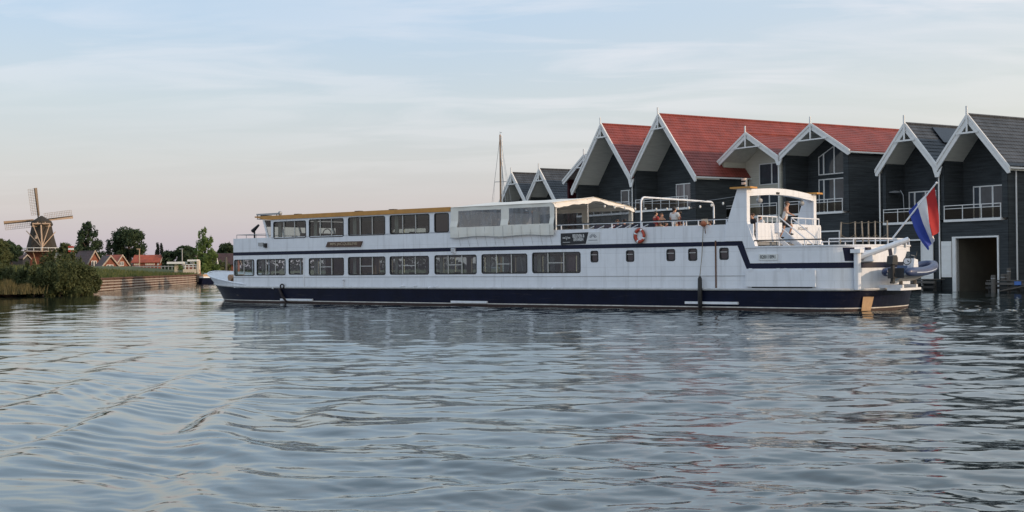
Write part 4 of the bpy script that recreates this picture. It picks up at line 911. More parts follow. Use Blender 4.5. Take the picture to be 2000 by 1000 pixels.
for px, yy, lab in ((1352, 1.3, 'pale deck table near the pylon beside the seated group'), (1285, 1.4, 'pale deck table in front of the couple by the hoop')):
    x_ = S(px, 440, yy)[0]; t = thing('deck_table', lab, 'table', SH.w(x_, yy, 3.08), SH.rot)
    MB().box(-.5, .5, -.35, .35, .80, .84).obj('tabletop', TBL, t); MB().tube([(0, 0, 0), (0, 0, .80)], .04, 8).box(-.25, .25, -.2, .2, 0, .03).obj('leg', GREY, t)
# dining furniture behind the glass
def dining(x, y, z):
    t = thing('dining_table', 'dark dining table standing inside behind the deck windows', 'table', SH.w(x, y, z), SH.rot, 'dining tables in the cabins')
    MB().box(-.55, .55, -.4, .4, .70, .74).obj('tabletop', WOODI, t); MB().tube([(0, 0, 0), (0, 0, .7)], .05, 8).obj('leg', GREY, t)
    return t
def chair(x, y, z, rz):
    t = thing('dining_chair', 'dark dining chair standing inside behind the deck windows', 'chair', SH.w(x, y, z), SH.rot+rz, 'dining chairs in the cabins')
    MB().box(-.22, .22, -.22, .22, .42, .48).obj('seat', CH_SEAT, t); MB().box(-.22, -.17, -.22, .22, .481, .98).obj('backrest', CH_SEAT, t)
    for a in (-.19, .19):
        for b in (-.19, .19): MB().box(a-.02, a+.02, b-.02, b+.02, 0, .42).obj('leg', BLACK, t)
    return t
t0 = dining(0, 0, .9); c0 = chair(0, 0, .9, 0); first = True
for lst, zf in ((LW[1:2]+LW[3:], .81), (UW[:4], 3.081)):
    for o in lst:
        x = (o[0]+o[1])/2
        for yy in (1.3,):
            t = t0 if first else copy_tree(t0); t.location = SH.w(x, yy, zf)
            for s in (-1, 1): c = c0 if first else copy_tree(c0); first = False; c.location = SH.w(x+s*.75, yy, zf); c.rotation_euler = (0, 0, SH.rot+(0 if s < 0 else math.pi))
MB().box(-31, 3.4, .3, B-.3, .70, .80).obj('cabin_floor', DECK, ship)
# ------------------------------------------------------------------ life ring, fenders, string lights, davit, dinghy, flag
x_, z_ = S(1250.5, 460.5)
lr = thing('life_ring', 'orange-red life ring with white bands hung on the ship side below the hoop', 'life ring', SH.w(x_, -.05, z_), SH.rot)
for k in range(8):
    a0, a1 = (k*45-8+22, k*45+8+22) if k % 2 else (k*45-36.5+22, k*45+36.5+22)
    pts = [(.245*math.cos(R(a)), 0, .285*math.sin(R(a))) for a in np.linspace(a0, a1, 7)]
    MB().tube(pts, .078 if k % 2 == 0 else .081, 8).obj('ring_segment' if k % 2 == 0 else 'white_band', RED if k % 2 == 0 else WHITE, lr, smooth=True)
MB().tube([(.33*math.cos(R(a)), -.03, .37*math.sin(R(a))) for a in range(0, 360, 15)], .012, 4, closed=True).obj('grab_rope', ROPE, lr)
MB().box(-.2, .2, .04, .07, -.2, .2).obj('bracket', WHITE, lr)
def fender(label, px, pt, pb, prope, r=.10, mt=BLACK):
    x, zb = S(px, pb, -.18); _, zt = S(px, pt, -.18); xr, zr = S(*prope)
    t = thing('fender', label, 'fender', SH.w(x, -.18, zb), SH.rot); h = zt-zb
    MB().lathe([(r*.5, 0), (r, .08), (r*1.05, h*.5), (r*.95, h-.1), (r*.5, h)], (0, 0, 0), 12).obj('body', mt, t, smooth=True)
    if prope: MB().tube([(0, 0, h-.02), ((xr-x)*.4, .12, h+(zr-zt)*.4), (xr-x, .15, zr-zb)], .016, 5).obj('rope', ROPE, t)
    return t
fender('long black fender hanging from a rope near the aft portholes', 1367.5, 540, 602, (1374.5, 437))
x_, z_ = S(1375, 437)
bl = thing('rope_block', 'rust-orange coiled rope float on the rail above the black fender', 'float', SH.w(x_, .0, z_), SH.rot)
MB().ball((0, -.06, 0), .15, .13, .14).obj('float', mat('rust_orange', (.36, .12, .06), .7, .2, 8), bl, smooth=True); MB().box(-.16, .16, .04, .10, -.02, .22).obj('bracket', PLAST, bl); MB().tube([(.07, -.1, 0), (.12, -.08, -.45)], .02, 5).obj('tail_rope', BROWNW, bl)
x0, z0 = S(547, 563); x1, z1 = S(563, 592)
DARKROPE = mat('dark_rope', (.026, .020, .022), .9, .25, 10)
sr = thing('strop_fender', 'dark rope strop slung over the bow rail against the hull', 'fender', SH.w(x0, -.08, z0), SH.rot)
MB().tube([(-.15, .1, .0), (.05, .0, -.08), ((x1-x0)*.5, -.06, (z1-z0)*.55), (x1-x0+.15, -.02, z1-z0-.05)], [.05, .075, .085, .05], 8).obj('strop', DARKROPE, sr, smooth=True); MB().tube([(.16*math.cos(R(a))+.3, -.02, .12+.12*math.sin(R(a))) for a in range(0, 360, 30)], .045, 6, closed=True).obj('loop', DARKROPE, sr)
A_ = Vector((TX1, HB, 5.30)); B_ = Vector((xr_-.3, 2.6, FZ-.05))
sl_ = thing('string_lights', 'string of small white bulbs from the canvas tent to the pylon', 'string lights', SH.w(*A_), SH.rot); D_ = B_-A_
cat = lambda t: D_*t+Vector((0, 0, -.42*4*t*(1-t)))
MB().tube([cat(t) for t in np.linspace(0, 1, 24)], .010, 4).obj('wire', BLACK, sl_)
MB().tube([cat(t)+Vector((0, .5, .22)) for t in np.linspace(0, 1, 24)], .010, 4).obj('wire', GREY, sl_)
BULB = mat('white_bulb', (.75, .74, .70), .3, .03); b0 = MB().ball((0, 0, -.08), .055, .055, .075, 8, 5).obj('bulb', BULB, sl_, smooth=True); b0.location = cat(.06)
for k in range(1, 15): inst(b0, sl_, cat(.06+k*.064))
# davit
s = stern_s(1675, 1.5, .16); dx, dy = stern_xy(s, .16); mb = MB()
dv = MB().tube([(dx, dy, .93), (dx, dy, 2.52)], .15, 12).box(dx-.22, dx+.22, dy-.22, dy+.22, 2.5, 2.66).obj('davit_post', WHITE, ship)
e = S(1775, 467.5, dy+1.0); ez = e[1]
MB().tube([(dx-.05, dy+.1, 2.30), (e[0], dy+1.0, ez)], [.13, .11], 8).obj('davit_arm', WHITE, ship)
MB().tube([(e[0]-.15, dy+.95, ez-.1), (e[0]-.15, dy+.95, ez-.35)], .05).obj('davit_hook', GREY, ship)
MB().box(dx+.15, dx+.55, dy+.3, dy+.9, 2.15, 2.62).obj('davit_winch', WHITE, ship)
# dinghy on its cradle across the stern
DX = S(1772, 530, 3.3)[0]+.15; DZ = 1.32
dg = thing('dinghy', 'blue inflatable dinghy with outboard and white console slung across the stern', 'dinghy', SH.w(DX+.10, 1.35, DZ+.10), SH.rot+R(86))   # local x = to starboard (its bow)
dg.scale = (.80, .78, .84)
DB = mat('dinghy_blue', (.035, .056, .135), .45, .15, 2, .1, 6, coat=.2); Lg, W2 = 4.0, .68
rise = lambda x: .0+.36*max(0, (x-1.6)/2.6)**1.6
def side(s_): return [(x, s_*W2*(1 if x < 2.5 else math.sqrt(max(0, 1-((x-2.5)/1.75)**2))), .30+rise(x)) for x in (-.15, .1, .6, 1.2, 1.8, 2.4, 2.9, 3.3, 3.7, 4.0, 4.18)]
pts = side(1)+[(4.25, 0, .30+rise(4.25))]+side(-1)[::-1]
MB().tube(pts, [.06, .21]+[.235]*8+[.22]+[.2]+[.22]+[.235]*8+[.21, .06], 12).obj('tube', DB, dg, smooth=True)
MB().tube([(x*1.0, y*1.335 if abs(y) > .1 else y, z-.03) for x, y, z in pts[2:-2]], .035, 5).obj('rubbing_strake', mat('pale_strake', (.45, .50, .60), .5), dg)
hb_ = MB()
for x in np.linspace(0, 4.0, 12):
    w = W2*(1 if x < 2.3 else math.sqrt(max(.02, 1-((x-2.3)/1.8)**2))); hb_.v += [(x, -w, .25+rise(x)), (x, 0, -.18+rise(x)*1.2), (x, w, .25+rise(x)), (x, 0, .20+rise(x))]
hb_.f = [(4*i+a, 4*i+(a+1) % 4, 4*i+4+(a+1) % 4, 4*i+4+a) for i in range(11) for a in range(4)]+[(0, 1, 2, 3)]
hb_.obj('keel', mat('dinghy_hull', (.30, .32, .34), .5, .1), dg, smooth=False)
MB().box(-.02, .06, -.46, .46, .0, .50).obj('transom', mat('transom_dark', (.03, .033, .04), .5), dg)
ob = MB().prism([(-.75, .70), (-.12, .66), (-.10, 1.02), (-.25, 1.15), (-.65, 1.10)], -.17, .17).obj('outboard', BLACK, dg)
MB().box(-.50, -.25, -.07, .07, -.25, .70).box(-.62, -.15, -.16, .16, -.02, .03).obj('leg', BLACK, ob); MB().tube([(-.62, 0, -.22), (-.25, 0, -.22)], .06, 8).obj('gear_case', BLACK, ob)
cs = MB().prism([(1.45, .2), (2.15, .2), (2.05, .92), (1.62, .98)], -.30, .30).obj('console', WHITE, dg)
MB().prism([(1.72, .98), (1.78, .98), (2.02, 1.32), (1.96, 1.34)], -.30, .30).obj('windscreen', glass('smoke_screen', (.25, .28, .3), .1), cs)
MB().tube([(1.50-.12+.06*math.sin(R(a)), .22*math.cos(R(a)), .86+.20*math.sin(R(a))) for a in range(0, 360, 20)], .022, 5, closed=True).tube([(1.38, 0, .86), (1.6, 0, .82)], .025).obj('steering_wheel', BLACK, cs)
MB().box(.75, 1.15, -.30, .30, .2, .62).obj('seat', mat('dinghy_seat', (.10, .16, .30), .6, .1), dg); MB().tube([(1.7, -.25, 1.0), (1.6, -.3, 1.12), (1.2, -.3, 1.15)], .015).obj('rail', GREY, cs)
# cradle and stern ledge
mb = MB()
for yy in (1.9, 3.5): mb.box(8.9, DX+.20, yy-.09, yy+.09, .98, 1.12)
mb.box(DX-.4, DX+.20, 1.6, 4.0, .88, .979); mb.obj('dinghy_cradle', WHITE, ship)
MB().tube([(DX+.1, 1.9, 1.05), (DX+.1, 1.9, 1.30)], .08).tube([(DX+.1, 3.5, 1.05), (DX+.1, 3.5, 1.30)], .08).obj('cradle_chock', WOOD, ship)
# ensign
a = S(1742, 467, HB); b = S(1829, 357, HB); t_ = S(1825, 364, HB); l_ = S(1774.5, 412, HB)
f0 = Vector((a[0], HB, a[1]))
fg = thing('flag', 'red, white and blue flag drooping from a slanted white staff at the stern', 'flag', SH.w(*f0), SH.rot)
MB().tube([(0, 0, 0), (b[0]-a[0], 0, b[1]-a[1])], [.04, .03], 8).ball((b[0]-a[0], 0, b[1]-a[1]), .05).obj('staff', WHITE, fg)
ft = Vector((t_[0]-a[0], 0, t_[1]-a[1])); fl_ = Vector((l_[0]-a[0], 0, l_[1]-a[1]))
er = S(1831, 452, HB); eb = S(1813, 489, HB); fr_ = Vector((er[0]-a[0], 0, er[1]-a[1])); fb_ = Vector((eb[0]-a[0], 0, eb[1]-a[1]))
def cloth(s, t):                            # s 0 red edge .. 1 blue edge, t 0 hoist .. 1 fly
    h = ft.lerp(fl_, s); e = fr_.lerp(fb_, s); p = h.lerp(e, t)
    out = math.sin(math.pi*t)**.8*(s-.35)*.0; fold = .16*math.sin(s*9.5+t*2.2)*min(1, t*1.6)+.05*math.sin(s*23+t*5)*t
    p += Vector((.16*math.sin(math.pi*t)*(.3-s)*(.6), fold, -.10*math.sin(math.pi*t)*s)); p.x += .05*math.sin(s*14+1)*t; return p
for nm, s0, s1, c in (('red_stripe', 0, 1/3, (.42, .022, .022)), ('white_stripe', 1/3, 2/3, (.66, .66, .68)), ('blue_stripe', 2/3, 1, (.028, .055, .30))):
    mb = MB(); ns, n2 = 10, 22; mb.v = [cloth(s0+(s1-s0)*i/ns, j/n2) for i in range(ns+1) for j in range(n2+1)]
    mb.f = [(i*(n2+1)+j, i*(n2+1)+j+1, (i+1)*(n2+1)+j+1, (i+1)*(n2+1)+j) for i in range(ns) for j in range(n2)]
    mb.obj(nm, mat(nm, c, .8, .06, 4, .2, 60), fg, smooth=True, fix=False)
# rope rail on the far side of the aft deck
xs_ = [S(p, 450, B-.2)[0] for p in (1643, 1670, 1683, 1696, 1709, 1733)]; top_ = [(x, B-.2, S(1690, 432, B-.2)[1]) for x in xs_]
PPOST = mat('pale_post', (.30, .27, .23), .8, .2)
for i, x in enumerate(xs_): MB().tube([(x+(-.12 if i == 0 else (.1 if i == 2 else 0)), B-.2, 2.0), (x, B-.2, top_[i][2])], .035, 6).obj('rope_post', PPOST, ship)
mb = MB()
for dz, sag in ((-.03, .05), (-.62, .16)):
    for i in range(5):
        p, q = Vector(top_[i]), Vector(top_[i+1]); mb.tube([p.lerp(q, t)+Vector((0, -.03, dz-sag*4*t*(1-t))) for t in np.linspace(0, 1, 7)], .014, 4)
mb.obj('rail_rope', ROPE, ship)
# foam where the screw churns the water
mb = MB()
for k in range(34):
    sx_0 = 9.6+abs(random.gauss(0, 5)); yy = HB-.4+random.gauss(0, 1.4)+.05*sx_0; p = SH.w(sx_0, yy, .02+random.random()*.05); r = random.uniform(.02, .07)*(1.5 if k < 3 else 1)
    mb.ball(p, r*1.8, r, r*.22, 7, 4)
kind(mb.obj('foam', mat('foam_white', (.45, .50, .52), .8, .1), smooth=True), 'stuff')

# ------------------------------------------------------------------ people
def skinned(name, pts, edges, rad, m_, parent, sub=1):
    b = bmesh.new(); ly = b.verts.layers.skin.verify(); vs = []
    for p, r in zip(pts, rad):
        v = b.verts.new(p); v[ly].radius = (r, r) if not isinstance(r, tuple) else r; vs.append(v)
    vs[0][ly].use_root = True
    for i, j in edges: b.edges.new((vs[i], vs[j]))
    me = bpy.data.meshes.new(name); b.to_mesh(me); b.free(); me.materials.append(m_); o = bpy.data.objects.new(name, me); COL.objects.link(o); o.parent = parent
    s = o.modifiers.new('skin', 'SKIN'); s.use_smooth_shade = True; o.modifiers.new('sub', 'SUBSURF').levels = sub; o.modifiers['sub'].render_levels = sub
    return o
def person(label, loc, rz, h=1.75, shirt=None, legs=None, hair=HAIR, sit=False, lean=0.0, arms=None, step=0.0, sleeves=True, longleg=True):
    t = thing('person', label, 'person', loc, rz, 'people on the ship'); t.scale = (h/1.75,)*3
    hz = .50 if sit else .93; ln = lambda z, f=1: (0, -math.sin(lean)*(z-hz)*f, hz+(z-hz)*math.cos(lean))
    def T(x, y, z): a = z-hz; return (x, y*math.cos(lean)-math.sin(lean)*a, hz+a*math.cos(lean)+y*-math.sin(lean))
    top = hz+.82; sh_z = hz+.50
    if sit: L = [((s*.10, 0, hz-.02), (s*.12, -.43, hz+.02), (s*.12, -.40, .09), (s*.12, -.54, .05)) for s in (-1, 1)]
    else: L = [((s*.10, 0, .88), (s*.11, -.04-step*(.30 if s > 0 else -.05), .50+step*(.10 if s > 0 else 0)), (s*.11, .02-step*(.22 if s > 0 else -.18), .09+step*(.16 if s > 0 else 0)), (s*.12, -.14-step*(.22 if s > 0 else -.18), .04+step*(.16 if s > 0 else 0))) for s in (-1, 1)]
    am = arms or ((.26, -.02, -.24), (.27, -.14, -.46))
    A = [(T(s*.19, 0, sh_z), T(s*am[0][0], am[0][1], sh_z+am[0][2]), T(s*am[1][0], am[1][1], sh_z+am[1][2])) for s in (-1, 1)]
    pts = [(0, 0, hz), T(0, 0, hz+.25), T(0, 0, sh_z-.03), T(0, -.01, hz+.57), T(0, -.02, hz+.66), T(0, -.025, hz+.76), T(0, -.115, hz+.69)]; rad = [(.15, .11), (.14, .10), (.15, .10), .055, .088, .082, .018]
    ed = [(0, 1), (1, 2), (2, 3), (3, 4), (4, 5), (4, 6)]
    for k in range(2):
        b = len(pts); pts += list(A[k]); rad += [.062, .045, .033]; ed += [(2, b), (b, b+1), (b+1, b+2)]
        w = Vector(A[k][2]); d = (w-Vector(A[k][1])).normalized(); pm = len(pts); pts.append(tuple(w+d*.08)); rad.append((.036, .018)); ed.append((b+2, pm))
        sd_ = Vector((d.y, -d.x, 0)); sd_ = sd_.normalized() if sd_.length > .1 else Vector((1, 0, 0)); 
        for q in range(4): f = len(pts); pts.append(tuple(w+d*(.16-.012*abs(q-1.3))+sd_*(.027*(q-1.5)))); rad.append(.009); ed.append((pm, f))
        f = len(pts); pts.append(tuple(w+d*.09+sd_*-.055)); rad.append(.010); ed.append((pm, f))
        b = len(pts); pts += list(L[k]); rad += [.088, .058, .040, (.04, .028)]; ed += [(0, b), (b, b+1), (b+1, b+2), (b+2, b+3)]
    skinned('body', pts, ed, rad, SKIN, t, 1)
    if shirt:
        p = [T(0, 0, hz-.09), T(0, 0, hz+.26), T(0, 0, sh_z-.02)]; r = [(.188, .145), (.165, .125), (.178, .125)]; e = [(0, 1), (1, 2)]
        if sleeves: p.append(T(0, .0, sh_z+.055)); r.append((.082, .072)); e.append((2, 3))
        for k in range(2):
            if not sleeves: continue
            b = len(p); mid = Vector(A[k][0]).lerp(Vector(A[k][1]), .75); p += [A[k][0], tuple(mid)]; r += [.085, .066]; e += [(2, b), (b, b+1)]
        skinned('shirt', p, e, r, shirt, t, 1)
    if legs:
        p = [(0, 0, hz+.04), (0, 0, hz-.03)]; r = [(.170, .130), (.165, .13)]; e = [(0, 1)]
        for k in range(2):
            b = len(p); q = [L[k][0], L[k][1]] if longleg else [L[k][0], tuple(Vector(L[k][0]).lerp(Vector(L[k][1]), .85))]
            if longleg: q.append(tuple(Vector(L[k][1]).lerp(Vector(L[k][2]), .93)))
            p += q; r += [.108, .078, .06][:len(q)]; e += [(1, b)]+[(b+i, b+i+1) for i in range(len(q)-1)]
        skinned('trousers' if longleg else 'shorts', p, e, r, legs, t, 1)
    c = Vector(T(0, .012, hz+.735)); mb = MB().ball(c+Vector((0, .012, .008)), .098, .108, .105, 12, 8); mb.v = [v if not (v[1] < c.y-.035 and v[2] < c.z+.035) else (v[0]*.8, c.y-.03, v[2]) for v in mb.v]; mb.obj('hair', hair, t, smooth=True)
    for s in (-1, 1): MB().ball(T(s*.034, -.108, hz+.725), .011, .008, .011, 6, 4).obj('eye', BLACK, t)
    MB().box(-.022, .022, T(0, -.112, hz+.645)[1], T(0, -.10, hz+.645)[1], T(0, -.1, hz+.643)[2], T(0, -.1, hz+.651)[2]).obj('mouth', RED, t)
    for s in (-1, 1): MB().ball(T(s*.095, 0, hz+.71), .012, .025, .035, 6, 4).obj('ear', SKIN, t)
    if not sit or True:
        for k in range(2): a = Vector(L[k][2]); MB().ball((a.x, a.y-.07, a.z-.035), .05, .135, .05, 8, 5).obj('shoe', BLACK if not sit else WHITE2, t)
    return t
cl = lambda n, c: mat(n, c, .85, .08, 6, .2, 40)
C_RED, C_WHITE, C_JEAN, C_DK, C_MAR, C_TAN = cl('red_cloth', (.30, .035, .03)), cl('white_cloth', (.66, .65, .64)), cl('denim', (.13, .20, .32)), cl('dark_cloth', (.02, .02, .026)), cl('maroon_cloth', (.17, .035, .03)), cl('tan_cloth', (.42, .27, .16))
BROWNH = mat('brown_hair', (.07, .035, .018), .6, .2, 30)
def at_px(px, y, z=3.08): return SH.w(S(px, 440, y)[0], y, z)
TOCAM = SH.rot; bench = MB()
person('person in a red top and pale jeans standing at the sun deck rail', at_px(1281, 1.9), TOCAM+R(150), 1.60, C_RED, C_JEAN, arms=((.27, -.06, -.22), (.20, -.28, -.30)))
person('person with bare shoulders leaning against the one in the red top', at_px(1291, 2.1), TOCAM+R(60), 1.52, C_TAN, C_DK, BROWNH, lean=.12, sleeves=False, arms=((.25, -.10, -.22), (.16, -.30, -.25)))
person('dark-haired person in a white T-shirt standing with back turned on the sun deck', at_px(1317.5, 2.3), TOCAM+R(172), 1.80, C_WHITE, cl('beige_cloth', (.40, .37, .33)))
person('person in dark red close beside the white T-shirt', at_px(1327, 2.9), TOCAM+R(-60), 1.62, C_MAR, C_DK, arms=((.27, -.06, -.22), (.14, -.30, -.12)))
for lab, px, y, sh, hr, hh, rr in (('seated person with reddish face, left of the two heads under the awning end', 1206, 2.6, C_MAR, BROWNH, 1.72, 40), ('seated person with dark hair, right of the two heads under the awning end', 1219, 2.9, C_DK, HAIR, 1.76, -100),
        ('seated person in an orange-red top behind the rail below the couple', 1301, 1.4, C_RED, BROWNH, 1.40, 100), ('seated person in tan at the deck table by the couple', 1292, 1.2, C_TAN, HAIR, 1.36, -60), ('seated dark red clad person right of the white T-shirt', 1334, 1.6, C_MAR, HAIR, 1.40, 120),
        ('person with red-brown hair bent over the rail near the pylon', 1387, 1.6, C_MAR, BROWNH, 1.38, -80), ('seated person in black inside the pylon arch, nearest its left leg', 1467, .95, C_DK, BROWNH, 1.70, -20), ('seated person in white with dark hair inside the pylon arch', 1487, 1.72, C_WHITE, HAIR, 1.66, 160)):
    X_ = S(px, 440, y)[0] if px < 1440 else x_p-.55; person(lab, SH.w(X_, y, 3.08), TOCAM+R(rr), hh, sh, C_DK, hr, sit=True)
    bench.box(X_-.22, X_+.22, y-.2, y+.2, 3.081, 3.45)
bench.obj('deck_seat', CH_SEAT, ship)
X_, Z_ = S(1521, 397, 2.95)
person('person in a white vest and dark shorts walking down the stair with bare legs', SH.w(X_+.28, 2.95, Z_-1.66), TOCAM+R(90+18), 1.74, C_WHITE, C_DK, BROWNH, lean=.20, step=1.0, sleeves=False, arms=((.24, -.10, -.24), (.30, -.30, -.36)), longleg=False)

# ------------------------------------------------------------------ docks by the boathouses
def dock(label, x0, x1, yo, z=.86):
    t = thing('dock', label, 'dock', HO.w((x0+x1)/2, yo), HO.rot, 'timber docks along the boathouses'); L = (x1-x0)/2
    n = int((x1-x0)/.22)
    pb = None
    for k in range(n):
        a = -L+2*L*k/n
        if pb is None: pb = MB().box(-.10, .10, -1.3, -.2, z-.06, z).obj('plank', WOOD, t); pb.location.x = a+.11
        else: inst(pb, t, (a+.11, 0, random.uniform(-.008, .008)))
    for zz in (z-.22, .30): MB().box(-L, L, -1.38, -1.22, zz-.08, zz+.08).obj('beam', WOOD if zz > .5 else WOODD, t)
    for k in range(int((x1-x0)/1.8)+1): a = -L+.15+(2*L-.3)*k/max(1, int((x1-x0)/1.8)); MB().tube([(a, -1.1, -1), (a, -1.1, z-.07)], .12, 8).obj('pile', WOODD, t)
    return t
dock('low grey timber dock below the flag, left of the open boat gate', -8.3, -1.75, -.05)
d2 = dock('low grey timber dock right of the open boat gate', 2.55, 9.5, -.05, .80)
for lab, px, w_, z0, z1, yy in (('thick grey bollard at the right edge of the open boat gate', 1940, .30, -.5, 1.15, -1.6), ('squat grey bollard block on the right dock', 1961, .42, .80, 1.22, -.8), ('tall thin grey mooring post on the right dock', 1970.5, .24, -.5, 1.62, -1.0)):
    x_ = HO.on(px, 550, yy)[0]; t = thing('bollard', lab, 'bollard', HO.w(x_, yy), HO.rot, 'mooring posts by the boat gate')
    MB().lathe([(w_*.5, z0), (w_*.5, z1-.04), (w_*.42, z1)], (0, 0, 0), 10).obj('post', WOOD, t); MB().lathe([(w_*.52, z1-.25), (w_*.52, z1-.2)], (0, 0, 0), 10).obj('band', GREY, t)
x_, z_ = HO.on(1955, 573, -3); x2, z2 = HO.on(2010, 561, -1.6)
gpl = MB().add([(*HO.w(x_, -3.2)[:2], .10), (*HO.w(x2, -2.0)[:2], .42), (*HO.w(x2, -1.3)[:2], .42), (*HO.w(x_, -2.4)[:2], .10), (*HO.w(x_, -3.2)[:2], .18), (*HO.w(x2, -2.0)[:2], .50), (*HO.w(x2, -1.3)[:2], .50), (*HO.w(x_, -2.4)[:2], .18)], [(0, 3, 2, 1), (4, 5, 6, 7), (0, 1, 5, 4), (1, 2, 6, 5), (2, 3, 7, 6), (3, 0, 4, 7)]).obj('gangplank', WOOD)
tag(gpl, 'half-sunk grey plank sloping up from the water to the right dock', 'gangplank')
x_, z_ = HO.on(1988, 548, -1.45); MB().box(-.25, .25, -.02, .02, -.12, .12).obj('dock_sign', mat('sign_blue', (.06, .16, .48), .5), None).location = HO.w(x_, -1.46, .62)
ds = bpy.data.objects['dock_sign']; ds.rotation_euler = (0, 0, HO.rot); tag(ds, 'small blue sign on the edge of the right dock', 'sign')
# floor lamp and furniture on the balcony of the boathouse with the solar panel
p = HO.w(-5.1-1.5+.55, .6, 5.05); lp_ = thing('heater_lamp', 'slender lamp with a flat disc head on the balcony behind the flag', 'lamp', p, HO.rot)
MB().tube([(0, 0, 0), (-.1, 0, 2.0), (-.35, 0, 2.35)], .03, 6).obj('stand', GREY, lp_); MB().lathe([(.02, .1), (.5, 0), (.46, -.08)], (-.85, 0, 2.28), 14).obj('shade', GREY, lp_)
# ------------------------------------------------------------------ sailing yacht moored in front of the far boathouses
yp = W(978, 400, 118); ya_ = thing('sailing_yacht', 'sailing yacht showing a tall bare mast above the ship roof', 'yacht', (yp.x, yp.y, 0), HO.rot)
mb = MB(); st = []
for i in range(14):
    t = i/13; x = -3.6+7.6*t; w = 1.35*(1-max(0, (t-.45)/.55)**2.2)*(1-.25*max(0, .3-t)/.3); st += [(x, -w, .85+.25*t*t), (x, -w*.8, .1), (x, 0, -.4), (x, w*.8, .1), (x, w, .85+.25*t*t)]
mb.v = st; mb.f = [(5*i+a, 5*i+(a+1) % 5, 5*i+5+(a+1) % 5, 5*i+5+a) for i in range(13) for a in range(5)]+[(0, 1, 2, 3, 4)]; mb.obj('hull', WHITE, ya_)
MB().prism([(-1.2, .95), (1.6, 1.0), (1.2, 1.35), (-1.2, 1.45)], -.7, .7).obj('cabin', WHITE2, ya_)
zt = W(978, 263, 118).z
MB().tube([(0, 0, .9), (0, 0, zt)], [.11, .075], 8).obj('mast', mat('varnished_mast', (.36, .22, .13), .4, .15), ya_); MB().tube([(.16, .1, .9), (.16, .1, zt-.1)], .05, 6).obj('mast_track', WHITE2, ya_)
z1 = W(978, 355, 118).z; MB().tube([(-.5, -.35, z1), (.5, .35, z1)], .03, 5).obj('spreader', GREY, ya_)
mb = MB().tube([(0, 0, zt-.05), (3.95, 0, 1.1)], .016, 4).tube([(0, 0, zt-.1), (-3.5, 0, .9)], .016, 4).tube([(.1, 0, zt*.85), (2.2, 0, 1.2)], .03, 5); 
for s in (-1, 1): mb.tube([(0, 0, zt-.2), (s*.5, s*.35, z1), (0, s*1.2, .9)], .012, 4)
mb.obj('stay', GREY, ya_); MB().box(-.02, .3, -.01, .01, zt+.15, zt+.19).tube([(0, 0, zt), (0, 0, zt+.3)], .015, 4).obj('wind_vane', BLACK, ya_)
MB().tube([(0, 0, 1.9), (-3.3, 0, 1.95)], .07, 8).obj('boom', GREY, ya_)

# ------------------------------------------------------------------ trees and bushes
def leaves(name, C, Nrm, size, m_, parent, asp=1.6):
    n = len(C); r = RNG.normal(size=(n, 3)); Nn = Nrm*.55+r*.6; Nn /= np.linalg.norm(Nn, axis=1)[:, None]
    a = np.cross(Nn, RNG.normal(size=(n, 3))); a /= np.linalg.norm(a, axis=1)[:, None]+1e-9; b = np.cross(Nn, a)
    s = size*RNG.uniform(.5, 1.35, n)[:, None]
    co = np.stack([C-a*s*asp, C-b*s*.6+Nn*s*.15, C+a*s*asp, C+b*s*.6-Nn*s*.1], 1).reshape(-1, 3)
    me = bpy.data.meshes.new(name); me.vertices.add(4*n); me.vertices.foreach_set('co', co.ravel()); me.loops.add(4*n); me.loops.foreach_set('vertex_index', np.arange(4*n)); me.polygons.add(n); me.polygons.foreach_set('loop_start', np.arange(0, 4*n, 4)); me.update(calc_edges=True); me.materials.append(m_)
    o = bpy.data.objects.new(name, me); COL.objects.link(o); o.parent = parent; return o
def crown(blobs, n):
    w = np.array([b[3]*b[5] for b in blobs]); k = RNG.choice(len(blobs), n, p=w/w.sum()); Bm = np.array(blobs)[k]
    d = RNG.normal(size=(n, 3)); d /= np.linalg.norm(d, axis=1)[:, None]; rr = RNG.uniform(0, 1, n)**.35*1.02+RNG.normal(0, .06, n)+(RNG.random(n) < .07)*RNG.uniform(0, .25, n)
    return Bm[:, :3]+d*Bm[:, 3:]*rr[:, None], d
